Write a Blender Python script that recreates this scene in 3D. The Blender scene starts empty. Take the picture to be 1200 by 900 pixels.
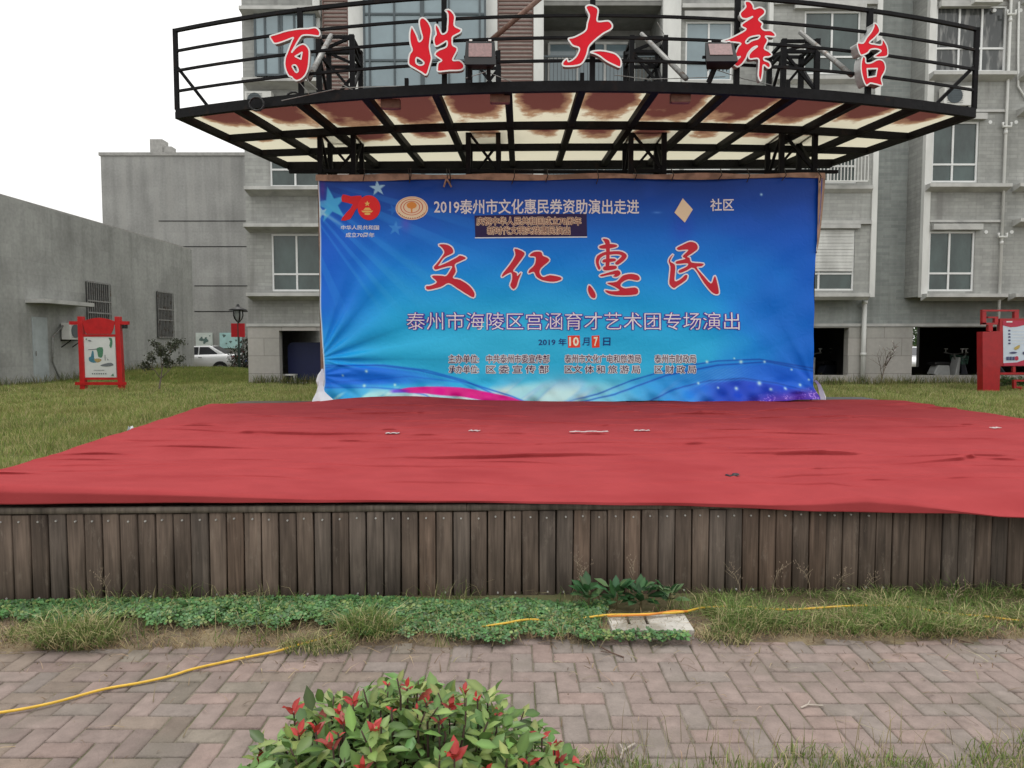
import bpy, bmesh, math, random
import numpy as np
from mathutils import Vector, Matrix
from mathutils.geometry import tessellate_polygon
random.seed(7); rng = np.random.default_rng(11)
S = bpy.context.scene; COL = S.collection
PI = math.pi; rad = math.radians

# ------------------------------------------------------------------ camera, sky, sun, exposure
PITCH = math.atan(50/850); CP, SP = math.cos(PITCH), math.sin(PITCH); EYE = 1.55
cd = bpy.data.cameras.new('camera'); cam = bpy.data.objects.new('camera', cd); COL.objects.link(cam)
cam.location = (0, 0, EYE); cam.rotation_euler = (PI/2 - PITCH, 0, 0)
cd.sensor_width = 36; cd.lens = 850/1200*36; cd.clip_start = .05; cd.clip_end = 2000
S.camera = cam
W = bpy.data.worlds.new('World'); S.world = W; W.use_nodes = True
nt = W.node_tree; nt.nodes.clear()
sky = nt.nodes.new('ShaderNodeTexSky'); sky.sky_type = 'NISHITA'; sky.sun_disc = False
SUN_EL, SUN_AZ = rad(72), rad(335)          # azimuth: clockwise from +Y; high behind the blocks
sky.sun_elevation = SUN_EL; sky.sun_rotation = SUN_AZ; sky.dust_density = 4; sky.air_density = 1.3
tc = nt.nodes.new('ShaderNodeTexCoord'); no = nt.nodes.new('ShaderNodeTexNoise')
no.inputs['Scale'].default_value = 1.7; no.inputs['Detail'].default_value = 5
nt.links.new(tc.outputs['Generated'], no.inputs['Vector'])
cr = nt.nodes.new('ShaderNodeValToRGB')
cr.color_ramp.elements[0].position = .3; cr.color_ramp.elements[0].color = (9.9, 9.85, 9.6, 1)
cr.color_ramp.elements[1].position = .7; cr.color_ramp.elements[1].color = (12.3, 12.2, 11.9, 1)
nt.links.new(no.outputs['Fac'], cr.inputs['Fac'])
sz = nt.nodes.new('ShaderNodeSeparateXYZ'); nt.links.new(tc.outputs['Generated'], sz.inputs[0])
zr = nt.nodes.new('ShaderNodeMapRange'); zr.inputs[1].default_value = .05; zr.inputs[2].default_value = .95; zr.inputs[3].default_value = .86; zr.inputs[4].default_value = 1.45
nt.links.new(sz.outputs[2], zr.inputs[0])
zm = nt.nodes.new('ShaderNodeMixRGB'); zm.blend_type = 'MULTIPLY'; zm.inputs['Fac'].default_value = 1
nt.links.new(cr.outputs[0], zm.inputs[1]); nt.links.new(zr.outputs[0], zm.inputs[2])
mx = nt.nodes.new('ShaderNodeMixRGB'); mx.inputs['Fac'].default_value = .93
nt.links.new(sky.outputs[0], mx.inputs[1]); nt.links.new(zm.outputs[0], mx.inputs[2])
bg = nt.nodes.new('ShaderNodeBackground'); bg.inputs['Strength'].default_value = .1
nt.links.new(mx.outputs[0], bg.inputs['Color'])
wo = nt.nodes.new('ShaderNodeOutputWorld'); nt.links.new(bg.outputs[0], wo.inputs['Surface'])
sl = bpy.data.lights.new('sun', 'SUN'); sl.energy = .7; sl.angle = rad(18); sl.color = (1, .97, .93)
so = bpy.data.objects.new('sun', sl); COL.objects.link(so)
sd = Vector((math.sin(SUN_AZ)*math.cos(SUN_EL), math.cos(SUN_AZ)*math.cos(SUN_EL), math.sin(SUN_EL)))
so.rotation_euler = (-sd).to_track_quat('-Z', 'Y').to_euler(); so.location = sd*60
S.view_settings.view_transform = 'Standard'; S.view_settings.look = 'None'
S.view_settings.exposure = .22; S.view_settings.gamma = 1; S.view_settings.use_curve_mapping = False
S.cycles.max_bounces = 8; S.cycles.caustics_reflective = False; S.cycles.caustics_refractive = False

# ------------------------------------------------------------------ measuring: a photo pixel to a place
def tanz(py):
    v = 450 - py
    return (-850*SP + v*CP)/(850*CP + v*SP)
def at(px, py, Y):
    v = 450 - py
    return ((px-600)*Y/(850*CP + v*SP), EYE + Y*tanz(py))
def atZ(px, py, Z):
    Y = (Z - EYE)/tanz(py)
    return Vector((at(px, py, Y)[0], Y, Z))
def lin(r, g, b):
    f = lambda c: (c/255/12.92) if c/255 < .04045 else ((c/255+.055)/1.055)**2.4
    return (f(r), f(g), f(b), 1)

# ------------------------------------------------------------------ materials
MATS = {}
def mat(name, col, rough=.7, vary=.15, scale=6, stretch=(1, 1, 1), bump=0, bscale=60, spec=.4, metal=0, attr=None,
        second=None, sec_scale=2.0, sec_at=(.45, .62), coat=0, sheen=0):
    """noise-broken colour on world position; second: a stain colour in noise patches; attr: colour attribute used as the colour"""
    if name in MATS: return MATS[name]
    m = bpy.data.materials.new(name); m.use_nodes = True; t = m.node_tree; N, L = t.nodes, t.links
    b = N['Principled BSDF']; b.inputs['Roughness'].default_value = rough; b.inputs['Metallic'].default_value = metal
    b.inputs['Specular IOR Level'].default_value = spec
    b.inputs['Coat Weight'].default_value = coat; b.inputs['Sheen Weight'].default_value = sheen
    g = N.new('ShaderNodeNewGeometry'); mp = N.new('ShaderNodeMapping'); mp.inputs['Scale'].default_value = stretch
    L.new(g.outputs['Position'], mp.inputs['Vector'])
    n1 = N.new('ShaderNodeTexNoise'); n1.inputs['Scale'].default_value = scale; n1.inputs['Detail'].default_value = 6
    n1.inputs['Roughness'].default_value = .62
    L.new(mp.outputs[0], n1.inputs['Vector'])
    mr = N.new('ShaderNodeMapRange'); mr.inputs[1].default_value = .3; mr.inputs[2].default_value = .7
    mr.inputs[3].default_value = 1-vary; mr.inputs[4].default_value = 1+vary
    L.new(n1.outputs['Fac'], mr.inputs[0])
    base = N.new('ShaderNodeMixRGB'); base.blend_type = 'MULTIPLY'; base.inputs['Fac'].default_value = 1
    if attr:
        a = N.new('ShaderNodeAttribute'); a.attribute_name = attr; L.new(a.outputs['Color'], base.inputs[1])
    else: base.inputs[1].default_value = (*col[:3], 1)
    L.new(mr.outputs[0], base.inputs[2]); out = base.outputs[0]
    if second:
        n2 = N.new('ShaderNodeTexNoise'); n2.inputs['Scale'].default_value = sec_scale; n2.inputs['Detail'].default_value = 7
        L.new(mp.outputs[0], n2.inputs['Vector'])
        m2 = N.new('ShaderNodeMapRange'); m2.inputs[1].default_value = sec_at[0]; m2.inputs[2].default_value = sec_at[1]
        L.new(n2.outputs['Fac'], m2.inputs[0])
        x = N.new('ShaderNodeMixRGB'); x.inputs[2].default_value = (*second[:3], 1)
        L.new(m2.outputs[0], x.inputs['Fac']); L.new(out, x.inputs[1]); out = x.outputs[0]
    L.new(out, b.inputs['Base Color'])
    if bump:
        n3 = N.new('ShaderNodeTexNoise'); n3.inputs['Scale'].default_value = bscale; n3.inputs['Detail'].default_value = 4
        L.new(mp.outputs[0], n3.inputs['Vector'])
        bp = N.new('ShaderNodeBump'); bp.inputs['Strength'].default_value = bump; bp.inputs['Distance'].default_value = .02
        L.new(n3.outputs['Fac'], bp.inputs['Height']); L.new(bp.outputs[0], b.inputs['Normal'])
    MATS[name] = m; return m

def wall_mat(name, c1, c2, mortar, bw, bh, ms=.012, streak=.12, stain=None, bump=.25):
    """courses of stone or block on a wall, rain streaks and patches over them"""
    m = bpy.data.materials.new(name); m.use_nodes = True; t = m.node_tree; N, L = t.nodes, t.links
    b = N['Principled BSDF']; b.inputs['Roughness'].default_value = .85; b.inputs['Specular IOR Level'].default_value = .25
    g = N.new('ShaderNodeNewGeometry'); sx = N.new('ShaderNodeSeparateXYZ'); L.new(g.outputs['Position'], sx.inputs[0])
    ad = N.new('ShaderNodeMath'); L.new(sx.outputs[0], ad.inputs[0]); L.new(sx.outputs[1], ad.inputs[1])
    cb = N.new('ShaderNodeCombineXYZ'); L.new(ad.outputs[0], cb.inputs[0]); L.new(sx.outputs[2], cb.inputs[1])
    bk = N.new('ShaderNodeTexBrick'); L.new(cb.outputs[0], bk.inputs['Vector'])
    bk.inputs['Color1'].default_value = (*c1[:3], 1); bk.inputs['Color2'].default_value = (*c2[:3], 1); bk.inputs['Mortar'].default_value = (*mortar[:3], 1)
    bk.inputs['Scale'].default_value = 1; bk.inputs['Brick Width'].default_value = bw; bk.inputs['Row Height'].default_value = bh
    bk.inputs['Mortar Size'].default_value = ms; bk.inputs['Mortar Smooth'].default_value = .3
    mp = N.new('ShaderNodeMapping'); mp.inputs['Scale'].default_value = (1.6, 1.6, .12); L.new(g.outputs['Position'], mp.inputs['Vector'])
    n1 = N.new('ShaderNodeTexNoise'); n1.inputs['Scale'].default_value = 1.6; n1.inputs['Detail'].default_value = 7; L.new(mp.outputs[0], n1.inputs['Vector'])
    n2 = N.new('ShaderNodeTexNoise'); n2.inputs['Scale'].default_value = .6; n2.inputs['Detail'].default_value = 6; L.new(g.outputs['Position'], n2.inputs['Vector'])
    n4 = N.new('ShaderNodeTexNoise'); n4.inputs['Scale'].default_value = 9; n4.inputs['Detail'].default_value = 6; L.new(g.outputs['Position'], n4.inputs['Vector'])
    out = bk.outputs['Color']
    for n, amp in ((n1, streak), (n2, streak), (n4, streak*.6)):
        mr = N.new('ShaderNodeMapRange'); mr.inputs[1].default_value = .3; mr.inputs[2].default_value = .7
        mr.inputs[3].default_value = 1-amp; mr.inputs[4].default_value = 1+amp; L.new(n.outputs['Fac'], mr.inputs[0])
        x = N.new('ShaderNodeMixRGB'); x.blend_type = 'MULTIPLY'; x.inputs['Fac'].default_value = 1
        L.new(out, x.inputs[1]); L.new(mr.outputs[0], x.inputs[2]); out = x.outputs[0]
    if stain:
        mr = N.new('ShaderNodeMapRange'); mr.inputs[1].default_value = .53; mr.inputs[2].default_value = .72; L.new(n1.outputs['Fac'], mr.inputs[0])
        mr.inputs[4].default_value = .6
        x = N.new('ShaderNodeMixRGB'); x.inputs[2].default_value = (*stain[:3], 1); L.new(mr.outputs[0], x.inputs['Fac']); L.new(out, x.inputs[1]); out = x.outputs[0]
    L.new(out, b.inputs['Base Color'])
    bp = N.new('ShaderNodeBump'); bp.inputs['Strength'].default_value = bump; bp.inputs['Distance'].default_value = .012
    L.new(bk.outputs['Fac'], bp.inputs['Height']); bp.invert = True; L.new(bp.outputs[0], b.inputs['Normal'])
    MATS[name] = m; return m

def leaf_mat(name, attr='Col', rough=.5, trans=.25, spec=.35):
    m = bpy.data.materials.new(name); m.use_nodes = True; t = m.node_tree; N, L = t.nodes, t.links
    b = N['Principled BSDF']; b.inputs['Roughness'].default_value = rough; b.inputs['Specular IOR Level'].default_value = spec
    a = N.new('ShaderNodeAttribute'); a.attribute_name = attr; L.new(a.outputs['Color'], b.inputs['Base Color'])
    tr = N.new('ShaderNodeBsdfTranslucent'); L.new(a.outputs['Color'], tr.inputs['Color'])
    mxs = N.new('ShaderNodeMixShader'); mxs.inputs[0].default_value = trans
    L.new(b.outputs[0], mxs.inputs[1]); L.new(tr.outputs[0], mxs.inputs[2]); L.new(mxs.outputs[0], N['Material Output'].inputs['Surface'])
    MATS[name] = m; return m

M = {}
M['facade'] = wall_mat('facade_stone', (.315,.32,.305), (.385,.39,.37), (.315,.32,.305), .46, .105, .010, .12, (.15,.145,.14))
M['facade_base'] = wall_mat('facade_base_stone', (.37,.36,.335), (.42,.40,.375), (.25,.24,.22), 1.1, .55, .010, .09)
M['facade_shaded'] = wall_mat('facade_shaded_brick', (.265,.29,.28), (.335,.36,.345), (.325,.335,.325), .46, .105, .010, .11, (.15,.16,.15))  # facade brick with the recess's shade put into a darker, bluer colour
M['cement'] = wall_mat('grey_cement_wall', (.315,.32,.305), (.36,.365,.35), (.31,.315,.30), .8, .4, .006, .16, (.26,.26,.25), .05)
M['cement_tall'] = wall_mat('stained_cement_wall', (.31,.31,.30), (.33,.33,.32), (.27,.27,.26), 40, 2.6, .010, .14, (.33,.325,.31), .1)
M['concrete'] = mat('raw_concrete', (.34,.335,.32), .9, .2, 5, bump=.3, bscale=40)
M['trim'] = mat('white_trim_paint', (.66,.665,.64), .6, .12, 3, (1,1,.3), second=(.36,.36,.345), sec_scale=1.2, sec_at=(.55,.8))
M['white'] = mat('white_frame', (.72,.73,.72), .4, .06, 5)
M['slab'] = mat('ledge_plaster', (.50,.50,.48), .75, .15, 4, second=(.30,.30,.29), sec_scale=2, sec_at=(.5,.75))
M['dark'] = mat('dark_interior', (.05,.05,.05), .9, .2, 3)  # shade of the unlit interior put into a near-black colour
M['glass'] = mat('window_glass', (.048,.072,.068), .08, .5, 1.3, (1,1,.5), spec=.7)
M['glass_sky'] = mat('sky_tinted_glass', (.20,.27,.30), .07, .14, .9, spec=.8, coat=.2)  # the sky's reflection is put into a pale blue base colour
M['glass_curtain'] = mat('curtained_glass', (.06,.065,.065), .1, .2, 2, spec=.5, second=(.30,.30,.29), sec_scale=3.2, sec_at=(.5,.7), stretch=(2.4,1,.45))
M['louvre'] = mat('brown_louvre', (.15,.085,.07), .5, .12, 6)
M['louvre_back'] = mat('louvre_backing', (.58,.53,.49), .7, .1, 6)
M['steel'] = mat('black_steel', (.007,.007,.008), .6, .4, 9, spec=.12, second=(.022,.014,.011), sec_scale=5, sec_at=(.6,.75), bump=.15, bscale=30)
M['steel_grey'] = mat('galvanised_tube', (.22,.22,.21), .45, .25, 12, metal=.4, second=(.12,.085,.06), sec_scale=8, sec_at=(.55,.7))
M['rust'] = mat('rusty_rod', (.16,.09,.065), .7, .3, 14)
M['red'] = mat('red_sign_face', (.66,.010,.024), .5, .1, 4, spec=.15)
M['sign_side'] = mat('sign_side_metal', (.42,.43,.42), .4, .2, 9, metal=.3)
M['redpaint'] = mat('red_board_paint', (.50,.012,.014), .4, .15, 6, coat=.2)
M['redpaint_dark'] = mat('dark_red_paint', (.36,.008,.012), .4, .15, 6, coat=.2)
M['plastic_w'] = mat('appliance_white', (.62,.62,.59), .45, .08, 8)
M['yellow'] = mat('yellow_cable', (.66,.41,.045), .45, .15, 20)
M['brown_board'] = mat('backing_board', (.36,.23,.165), .8, .2, 7, second=(.22,.14,.10), sec_scale=5)
M['white_cloth'] = mat('white_cloth', (.70,.73,.78), .6, .06, 8)
M['asph'] = mat('ground_soil', (.125,.125,.055), .95, .45, 3, bump=.6, bscale=25, second=(.11,.085,.045), sec_scale=1.3)
M['soil'] = mat('strip_soil', (.13,.098,.068), .95, .4, 8, bump=.8, bscale=50, second=(.24,.19,.115), sec_scale=7)
M['rubber'] = mat('rubber', (.02,.02,.02), .8, .2, 10)
M['black'] = mat('black_plastic', (.014,.014,.015), .4, .2, 10)

# ------------------------------------------------------------------ mesh helpers
def link(o): COL.objects.link(o); return o
def tag(o, label=None, cat=None, group=None, kind=None):
    if label: o['label'] = label
    if cat: o['category'] = cat
    if group: o['group'] = group
    if kind: o['kind'] = kind
    return o
def thing(name, label, cat, loc=(0, 0, 0), rz=0, group=None):
    o = bpy.data.objects.new(name, None); link(o); o.location = loc; o.rotation_euler = (0, 0, rz); o.empty_display_size = .1
    return tag(o, label, cat, group)

class MB:
    def __init__(s): s.v = []; s.f = []; s.mi = []; s.m = 0
    def face(s, pts):
        i = len(s.v); s.v += [tuple(p) for p in pts]; s.f.append(tuple(range(i, i+len(pts)))); s.mi.append(s.m)
    def box(s, x0, x1, y0, y1, z0, z1):
        i = len(s.v)
        s.v += [(x, y, z) for z in (z0, z1) for y in (y0, y1) for x in (x0, x1)]
        for q in ((0,2,3,1), (4,5,7,6), (0,1,5,4), (2,6,7,3), (0,4,6,2), (1,3,7,5)):
            s.f.append(tuple(i+k for k in q)); s.mi.append(s.m)
        return s
    def bar(s, a, b, w, h=None):
        a, b = Vector(a), Vector(b); h = h or w; d = (b-a).normalized()
        up = Vector((0, 0, 1)) if abs(d.z) < .95 else Vector((0, 1, 0))
        x = d.cross(up).normalized(); u = x.cross(d); i = len(s.v)
        for p in (a, b):
            for sx, su in ((-1,-1), (1,-1), (1,1), (-1,1)): s.v.append(tuple(p + x*sx*w/2 + u*su*h/2))
        for q in ((3,2,1,0), (4,5,6,7), (0,1,5,4), (1,2,6,5), (2,3,7,6), (3,0,4,7)):
            s.f.append(tuple(i+k for k in q)); s.mi.append(s.m)
        return s
    def tube(s, pts, r, n=8, cap=True):
        pts = [Vector(p) for p in pts]; i0 = len(s.v); rr = r if hasattr(r, '__len__') else [r]*len(pts); px = None
        for k, p in enumerate(pts):
            d = (pts[min(k+1, len(pts)-1)] - pts[max(k-1, 0)]).normalized()
            if px is None:
                up = Vector((0, 0, 1)) if abs(d.z) < .9 else Vector((0, 1, 0)); px = d.cross(up).normalized()
            x = (px - d*px.dot(d)).normalized(); y = d.cross(x); px = x
            for j in range(n):
                a = 2*PI*j/n; s.v.append(tuple(p + (x*math.cos(a)+y*math.sin(a))*rr[k]))
        for k in range(len(pts)-1):
            for j in range(n):
                a = i0+k*n+j; b = i0+k*n+(j+1) % n; s.f.append((a, b, b+n, a+n)); s.mi.append(s.m)
        if cap:
            s.f.append(tuple(i0+j for j in range(n-1, -1, -1))); s.mi.append(s.m)
            e = i0+(len(pts)-1)*n; s.f.append(tuple(e+j for j in range(n))); s.mi.append(s.m)
        return s
    def lathe(s, prof, c=(0, 0, 0), n=16):
        i0 = len(s.v)
        for r, z in prof:
            for j in range(n): s.v.append((c[0]+r*math.cos(2*PI*j/n), c[1]+r*math.sin(2*PI*j/n), c[2]+z))
        for k in range(len(prof)-1):
            for j in range(n):
                a = i0+k*n+j; b = i0+k*n+(j+1) % n; s.f.append((a, b, b+n, a+n)); s.mi.append(s.m)
        return s
    def prism(s, poly, y0, y1, holes=(), axis='y'):
        """a 2-D outline (x, z) with holes, extruded between y0 (front, toward the camera) and y1"""
        loops = [list(poly)] + [list(h) for h in holes]
        tri = tessellate_polygon([[Vector((p[0], p[1], 0)) for p in l] for l in loops])
        flat = [p for l in loops for p in l]
        P = (lambda p, y: (p[0], y, p[1])) if axis == 'y' else (lambda p, y: (y, p[0], p[1]))
        i = len(s.v); n = len(flat); s.v += [P(p, y0) for p in flat] + [P(p, y1) for p in flat]
        for t in tri:
            s.f.append(tuple(i+k for k in t)); s.mi.append(s.m); s.f.append(tuple(i+n+k for k in reversed(t))); s.mi.append(s.m)
        o = i
        for l in loops:
            for k in range(len(l)):
                a, b = o+k, o+(k+1) % len(l); s.f.append((a, b, b+n, a+n)); s.mi.append(s.m)
            o += len(l)
        return s
    def fill(s, poly, y, holes=()):
        loops = [list(poly)] + [list(h) for h in holes]
        tri = tessellate_polygon([[Vector((p[0], p[1], 0)) for p in l] for l in loops]); i = len(s.v)
        s.v += [(p[0], y, p[1]) for l in loops for p in l]
        for t in tri: s.f.append(tuple(i+k for k in t)); s.mi.append(s.m)
        return s
    def ribbon(s, poly, y, w, closed=True):
        """a flat band along an outline, each piece a hair in front of the last"""
        n = len(poly); k = 0
        for j in range(n if closed else n-1):
            a, b = Vector(poly[j]), Vector(poly[(j+1) % n]); d = b-a
            if d.length < 1e-6: continue
            d.normalize(); p = Vector((-d.y, d.x))*w; e = d*w*.6; yy = y - (k % 9)*.00025; k += 1
            q = (a-e+p, a-e-p, b+e-p, b+e+p); s.face([(c.x, yy, c.y) for c in q])
        return s
    def build(s, name, mats, parent=None, smooth=False, bevel=0, recalc=True):
        me = bpy.data.meshes.new(name); me.from_pydata(s.v, [], s.f)
        for m in (mats if isinstance(mats, (list, tuple)) else [mats]): me.materials.append(m)
        me.polygons.foreach_set('material_index', s.mi); me.update()
        if recalc:
            bm = bmesh.new(); bm.from_mesh(me); bmesh.ops.recalc_face_normals(bm, faces=bm.faces)
            if bevel:
                ed = [e for e in bm.edges if len(e.link_faces) == 2 and e.calc_face_angle(0) > .5]
                bmesh.ops.bevel(bm, geom=ed, offset=bevel, segments=2, profile=.6, affect='EDGES', clamp_overlap=True)
            bm.to_mesh(me); bm.free()
        if smooth: me.polygons.foreach_set('use_smooth', [True]*len(me.polygons))
        o = bpy.data.objects.new(name, me); link(o)
        if parent:
            if parent.location.length and parent.get('world_parts'):
                me.transform(Matrix.Translation(-parent.location))
            o.parent = parent
        return o

def wthing(name, label, cat, loc, group=None):
    """a thing whose parts are given in world coordinates"""
    o = thing(name, label, cat, loc, 0, group); o['world_parts'] = 1; return o

def np_mesh(name, verts, faces_flat, sizes, m, parent=None, cols=None, smooth=False):
    me = bpy.data.meshes.new(name); verts = np.asarray(verts, np.float32)
    me.vertices.add(len(verts)); me.vertices.foreach_set('co', verts.ravel())
    sizes = np.asarray(sizes, np.int32); ff = np.asarray(faces_flat, np.int32)
    me.loops.add(len(ff)); me.loops.foreach_set('vertex_index', ff)
    me.polygons.add(len(sizes)); st = np.concatenate(([0], np.cumsum(sizes)[:-1])).astype(np.int32)
    me.polygons.foreach_set('loop_start', st)
    try: me.polygons.foreach_set('loop_total', sizes)
    except Exception: pass
    if cols is not None:
        a = me.color_attributes.new('Col', 'FLOAT_COLOR', 'POINT'); c = np.ones((len(verts), 4), np.float32); c[:, :3] = cols
        a.data.foreach_set('color', c.ravel())
    me.materials.append(m); me.update(calc_edges=True); me.validate()
    if smooth: me.polygons.foreach_set('use_smooth', np.ones(len(sizes), bool))
    o = bpy.data.objects.new(name, me); link(o)
    if parent: o.parent = parent
    return o

def instances(tv, tf, mats3, pos):
    """template verts/faces placed by many 3x3 matrices; returns verts, flat faces, sizes"""
    tv = np.asarray(tv, float); n = len(tv); k = len(pos)
    v = np.einsum('kij,nj->kni', mats3, tv) + pos[:, None, :]
    fl = np.concatenate([np.asarray(f) for f in tf]); sz = np.array([len(f) for f in tf])
    ff = (fl[None, :] + (np.arange(k)*n)[:, None]).ravel()
    return v.reshape(-1, 3), ff, np.tile(sz, k)
def frames(d, n, L, Wd):
    """matrices whose y axis is d (length L), z near n, x the width Wd"""
    d = d/np.linalg.norm(d, axis=1)[:, None]; x = np.cross(d, n); x /= np.linalg.norm(x, axis=1)[:, None]+1e-9; z = np.cross(x, d)
    return np.stack([x*Wd[:, None], d*L[:, None], z*L[:, None]], axis=2)
LEAF_V = [(0,0,0), (-.42,.3,.03), (.42,.3,.03), (0,.33,-.05), (-.40,.62,.02), (.40,.62,.02), (0,.66,-.06), (0,1,-.12)]
LEAF_F = [(0,3,1), (0,2,3), (1,3,6,4), (3,2,5,6), (4,6,7), (6,5,7)]

def smooth_poly(pts, sub=4):
    n = len(pts); out = []
    for i in range(n):
        p0, p1, p2, p3 = (Vector(pts[(i+k-1) % n]) for k in range(4))
        for s in range(sub):
            t = s/sub
            out.append(.5*((2*p1) + (-p0+p2)*t + (2*p0-5*p1+4*p2-p3)*t*t + (-p0+3*p1-3*p2+p3)*t**3))
    return [tuple(p) for p in out]

# ------------------------------------------------------------------ ground, path
def smst(a, b, x):
    t = np.clip((np.asarray(x, float)-a)/(b-a), 0, 1); return t*t*(3-2*t)
def gz(x, y):
    x = np.asarray(x, float); y = np.asarray(y, float)
    z = -.03 + .05*smst(3.60, 3.72, y) + .14*smst(6, 19, y)
    z = z + .03*np.sin(x*.9+y*.35)*smst(5, 9, y)*(1-smst(18, 22, y))
    z = z + .18*smst(-10, -12.5, x)*smst(22, 27, y)*(1-smst(31, 33.5, y)) - .27*smst(31, 34.5, y)
    return z
ys = np.concatenate([np.arange(-6, 2, .8), np.arange(2, 5, .06), np.arange(5, 12, .35), np.arange(12, 50, .8), np.array([55, 65, 80, 110, 160, 260, 500])])
xs = np.concatenate([np.array([-500, -250, -120, -60, -35]), np.arange(-25, -6, .8), np.arange(-6, 6, .25), np.arange(6, 25, .8), np.array([35, 60, 120, 250, 500])])
X, Y = np.meshgrid(xs, ys); Z = gz(X, Y)
nx, ny = len(xs), len(ys); idx = np.arange(nx*ny).reshape(ny, nx)
q = np.stack([idx[:-1, :-1], idx[:-1, 1:], idx[1:, 1:], idx[1:, :-1]], -1).reshape(-1, 4)
g = np_mesh('ground', np.stack([X, Y, Z], -1).reshape(-1, 3), q.ravel(), [4]*len(q), M['asph'], smooth=True); tag(g, kind='structure')
# bare soil of the planting strip before the stage
n = 200; sx_ = np.linspace(-11, 11, n); sy_ = np.linspace(3.60, 4.62, 14)
X, Y = np.meshgrid(sx_, sy_); edge = np.sin(X*3.1)*.02+np.sin(X*7.7+1)*.015
Y2 = Y + (edge-.12*smst(.8, -2.2, X))*(1-smst(3.6, 4.0, Y)); Z = .026 - .045*smst(3.9, 4.22, Y) + .012*np.sin(X*9)*np.sin(Y*13)*(1-smst(3.95, 4.2, Y)) - .03*(1-smst(3.60, 3.66, Y))
idx = np.arange(n*14).reshape(14, n); q = np.stack([idx[:-1, :-1], idx[:-1, 1:], idx[1:, 1:], idx[1:, :-1]], -1).reshape(-1, 4)
tag(np_mesh('soil_strip', np.stack([X, Y2, Z], -1).reshape(-1, 3), q.ravel(), [4]*len(q), M['soil'], smooth=True), kind='structure')

# brick path in herringbone, every brick real
bv, bf, bs, bc = [], [], [], []
def brick(x0, y0, w, d):
    if y0+d > 3.76 or x0 < -11 or x0+w > 11 or y0 < 2.2: return
    gp = random.uniform(.004, .009); bvx = .007; j = lambda a: random.uniform(-a, a)
    x0 += gp/2; y0 += gp/2; w -= gp; d -= gp
    worn = float(smst(-1.6, .6, x0 + .5*math.sin(y0*3)))
    zt = .014 + j(.003*(1-.5*worn)); i = sum(1 for _ in ()) + len(bv); tx, ty = j(.006), j(.006)
    for (a, z, ins) in ((0, -.03, 0), (1, zt-.006, 0), (2, zt, bvx)):
        for (cx, cy) in ((0, 0), (1, 0), (1, 1), (0, 1)):
            xx = x0+ins+cx*(w-2*ins); yy = y0+ins+cy*(d-2*ins)
            bv.append((xx, yy, z + (tx*(cx-.5)*w*3 + ty*(cy-.5)*d*3 if a else 0)))
    for l in (0, 4):
        for k in range(4): bf.extend((i+l+k, i+l+(k+1) % 4, i+l+4+(k+1) % 4, i+l+4+k)); bs.append(4)
    bf.extend((i+8, i+9, i+10, i+11)); bs.append(4)
    v = random.gauss(1, .085 - .055*worn); r = random.random()
    c = np.array((.268, .212, .190)) if r < .6 else (np.array((.250, .212, .190)) if r < .85 else np.array((.290, .220, .195)))
    c = c*v*(.83+.11*worn); 
    if worn < .3 and random.random() < .35: c = c*np.array((.93, .95, .88))
    bc.extend([c]*12)
u = .1
for i in range(-140, 140):
    for k in range(-40, 40):
        # herringbone lattice: steps (1,1) and (2,-2) of half a brick
        ox, oy = (i + 2*k)*u, (i - 2*k)*u
        if not (2.0 < oy < 3.9 and -11.2 < ox < 11.2): continue
        brick(ox, oy, 2*u, u); brick(ox+2*u, oy, u, 2*u) if False else brick(ox, oy+u, u, 2*u)
M['paver'] = mat('clay_paver', (1,1,1), .9, .16, 14, attr='Col', bump=.35, bscale=90, second=(.165,.145,.12), sec_scale=3.2, sec_at=(.5,.8), spec=.2)
pv = np_mesh('brick_path', bv, bf, bs, M['paver'], cols=np.array(bc)); tag(pv, kind='structure')
M['joint'] = mat('path_joint_sand', (.185,.16,.125), .95, .35, 9, bump=.5, bscale=70, second=(.11,.11,.06), sec_scale=2.5)
jm = MB(); jm.face([(-11, 2.15, .006), (11, 2.15, .006), (11, 3.74, .006), (-11, 3.74, .006)])
jb = jm.build('path_bed', M['joint']); tag(jb, kind='structure')
# soil lip of the grass verge in front of the path
n = 160; X, Y = np.meshgrid(np.linspace(-1.2, 11, n), np.linspace(0, 1, 10)); yf = 2.53+.14*smst(1.2, 2.4, X)-.5*smst(.1, -1.2, X)+.02*np.sin(X*8)+.015*np.sin(X*21)
Yv = -3+(yf+3)*Y**.25; Zv = .022+.008*np.sin(X*11)*np.sin(Yv*15)-.05*smst(.86, 1, Y**.25); idx = np.arange(n*10).reshape(10, n); q = np.stack([idx[:-1, :-1], idx[:-1, 1:], idx[1:, 1:], idx[1:, :-1]], -1).reshape(-1, 4)
tag(np_mesh('verge_soil', np.stack([X, Yv, Zv], -1).reshape(-1, 3), q.ravel(), [4]*len(q), M['soil'], smooth=True), kind='structure')

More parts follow.
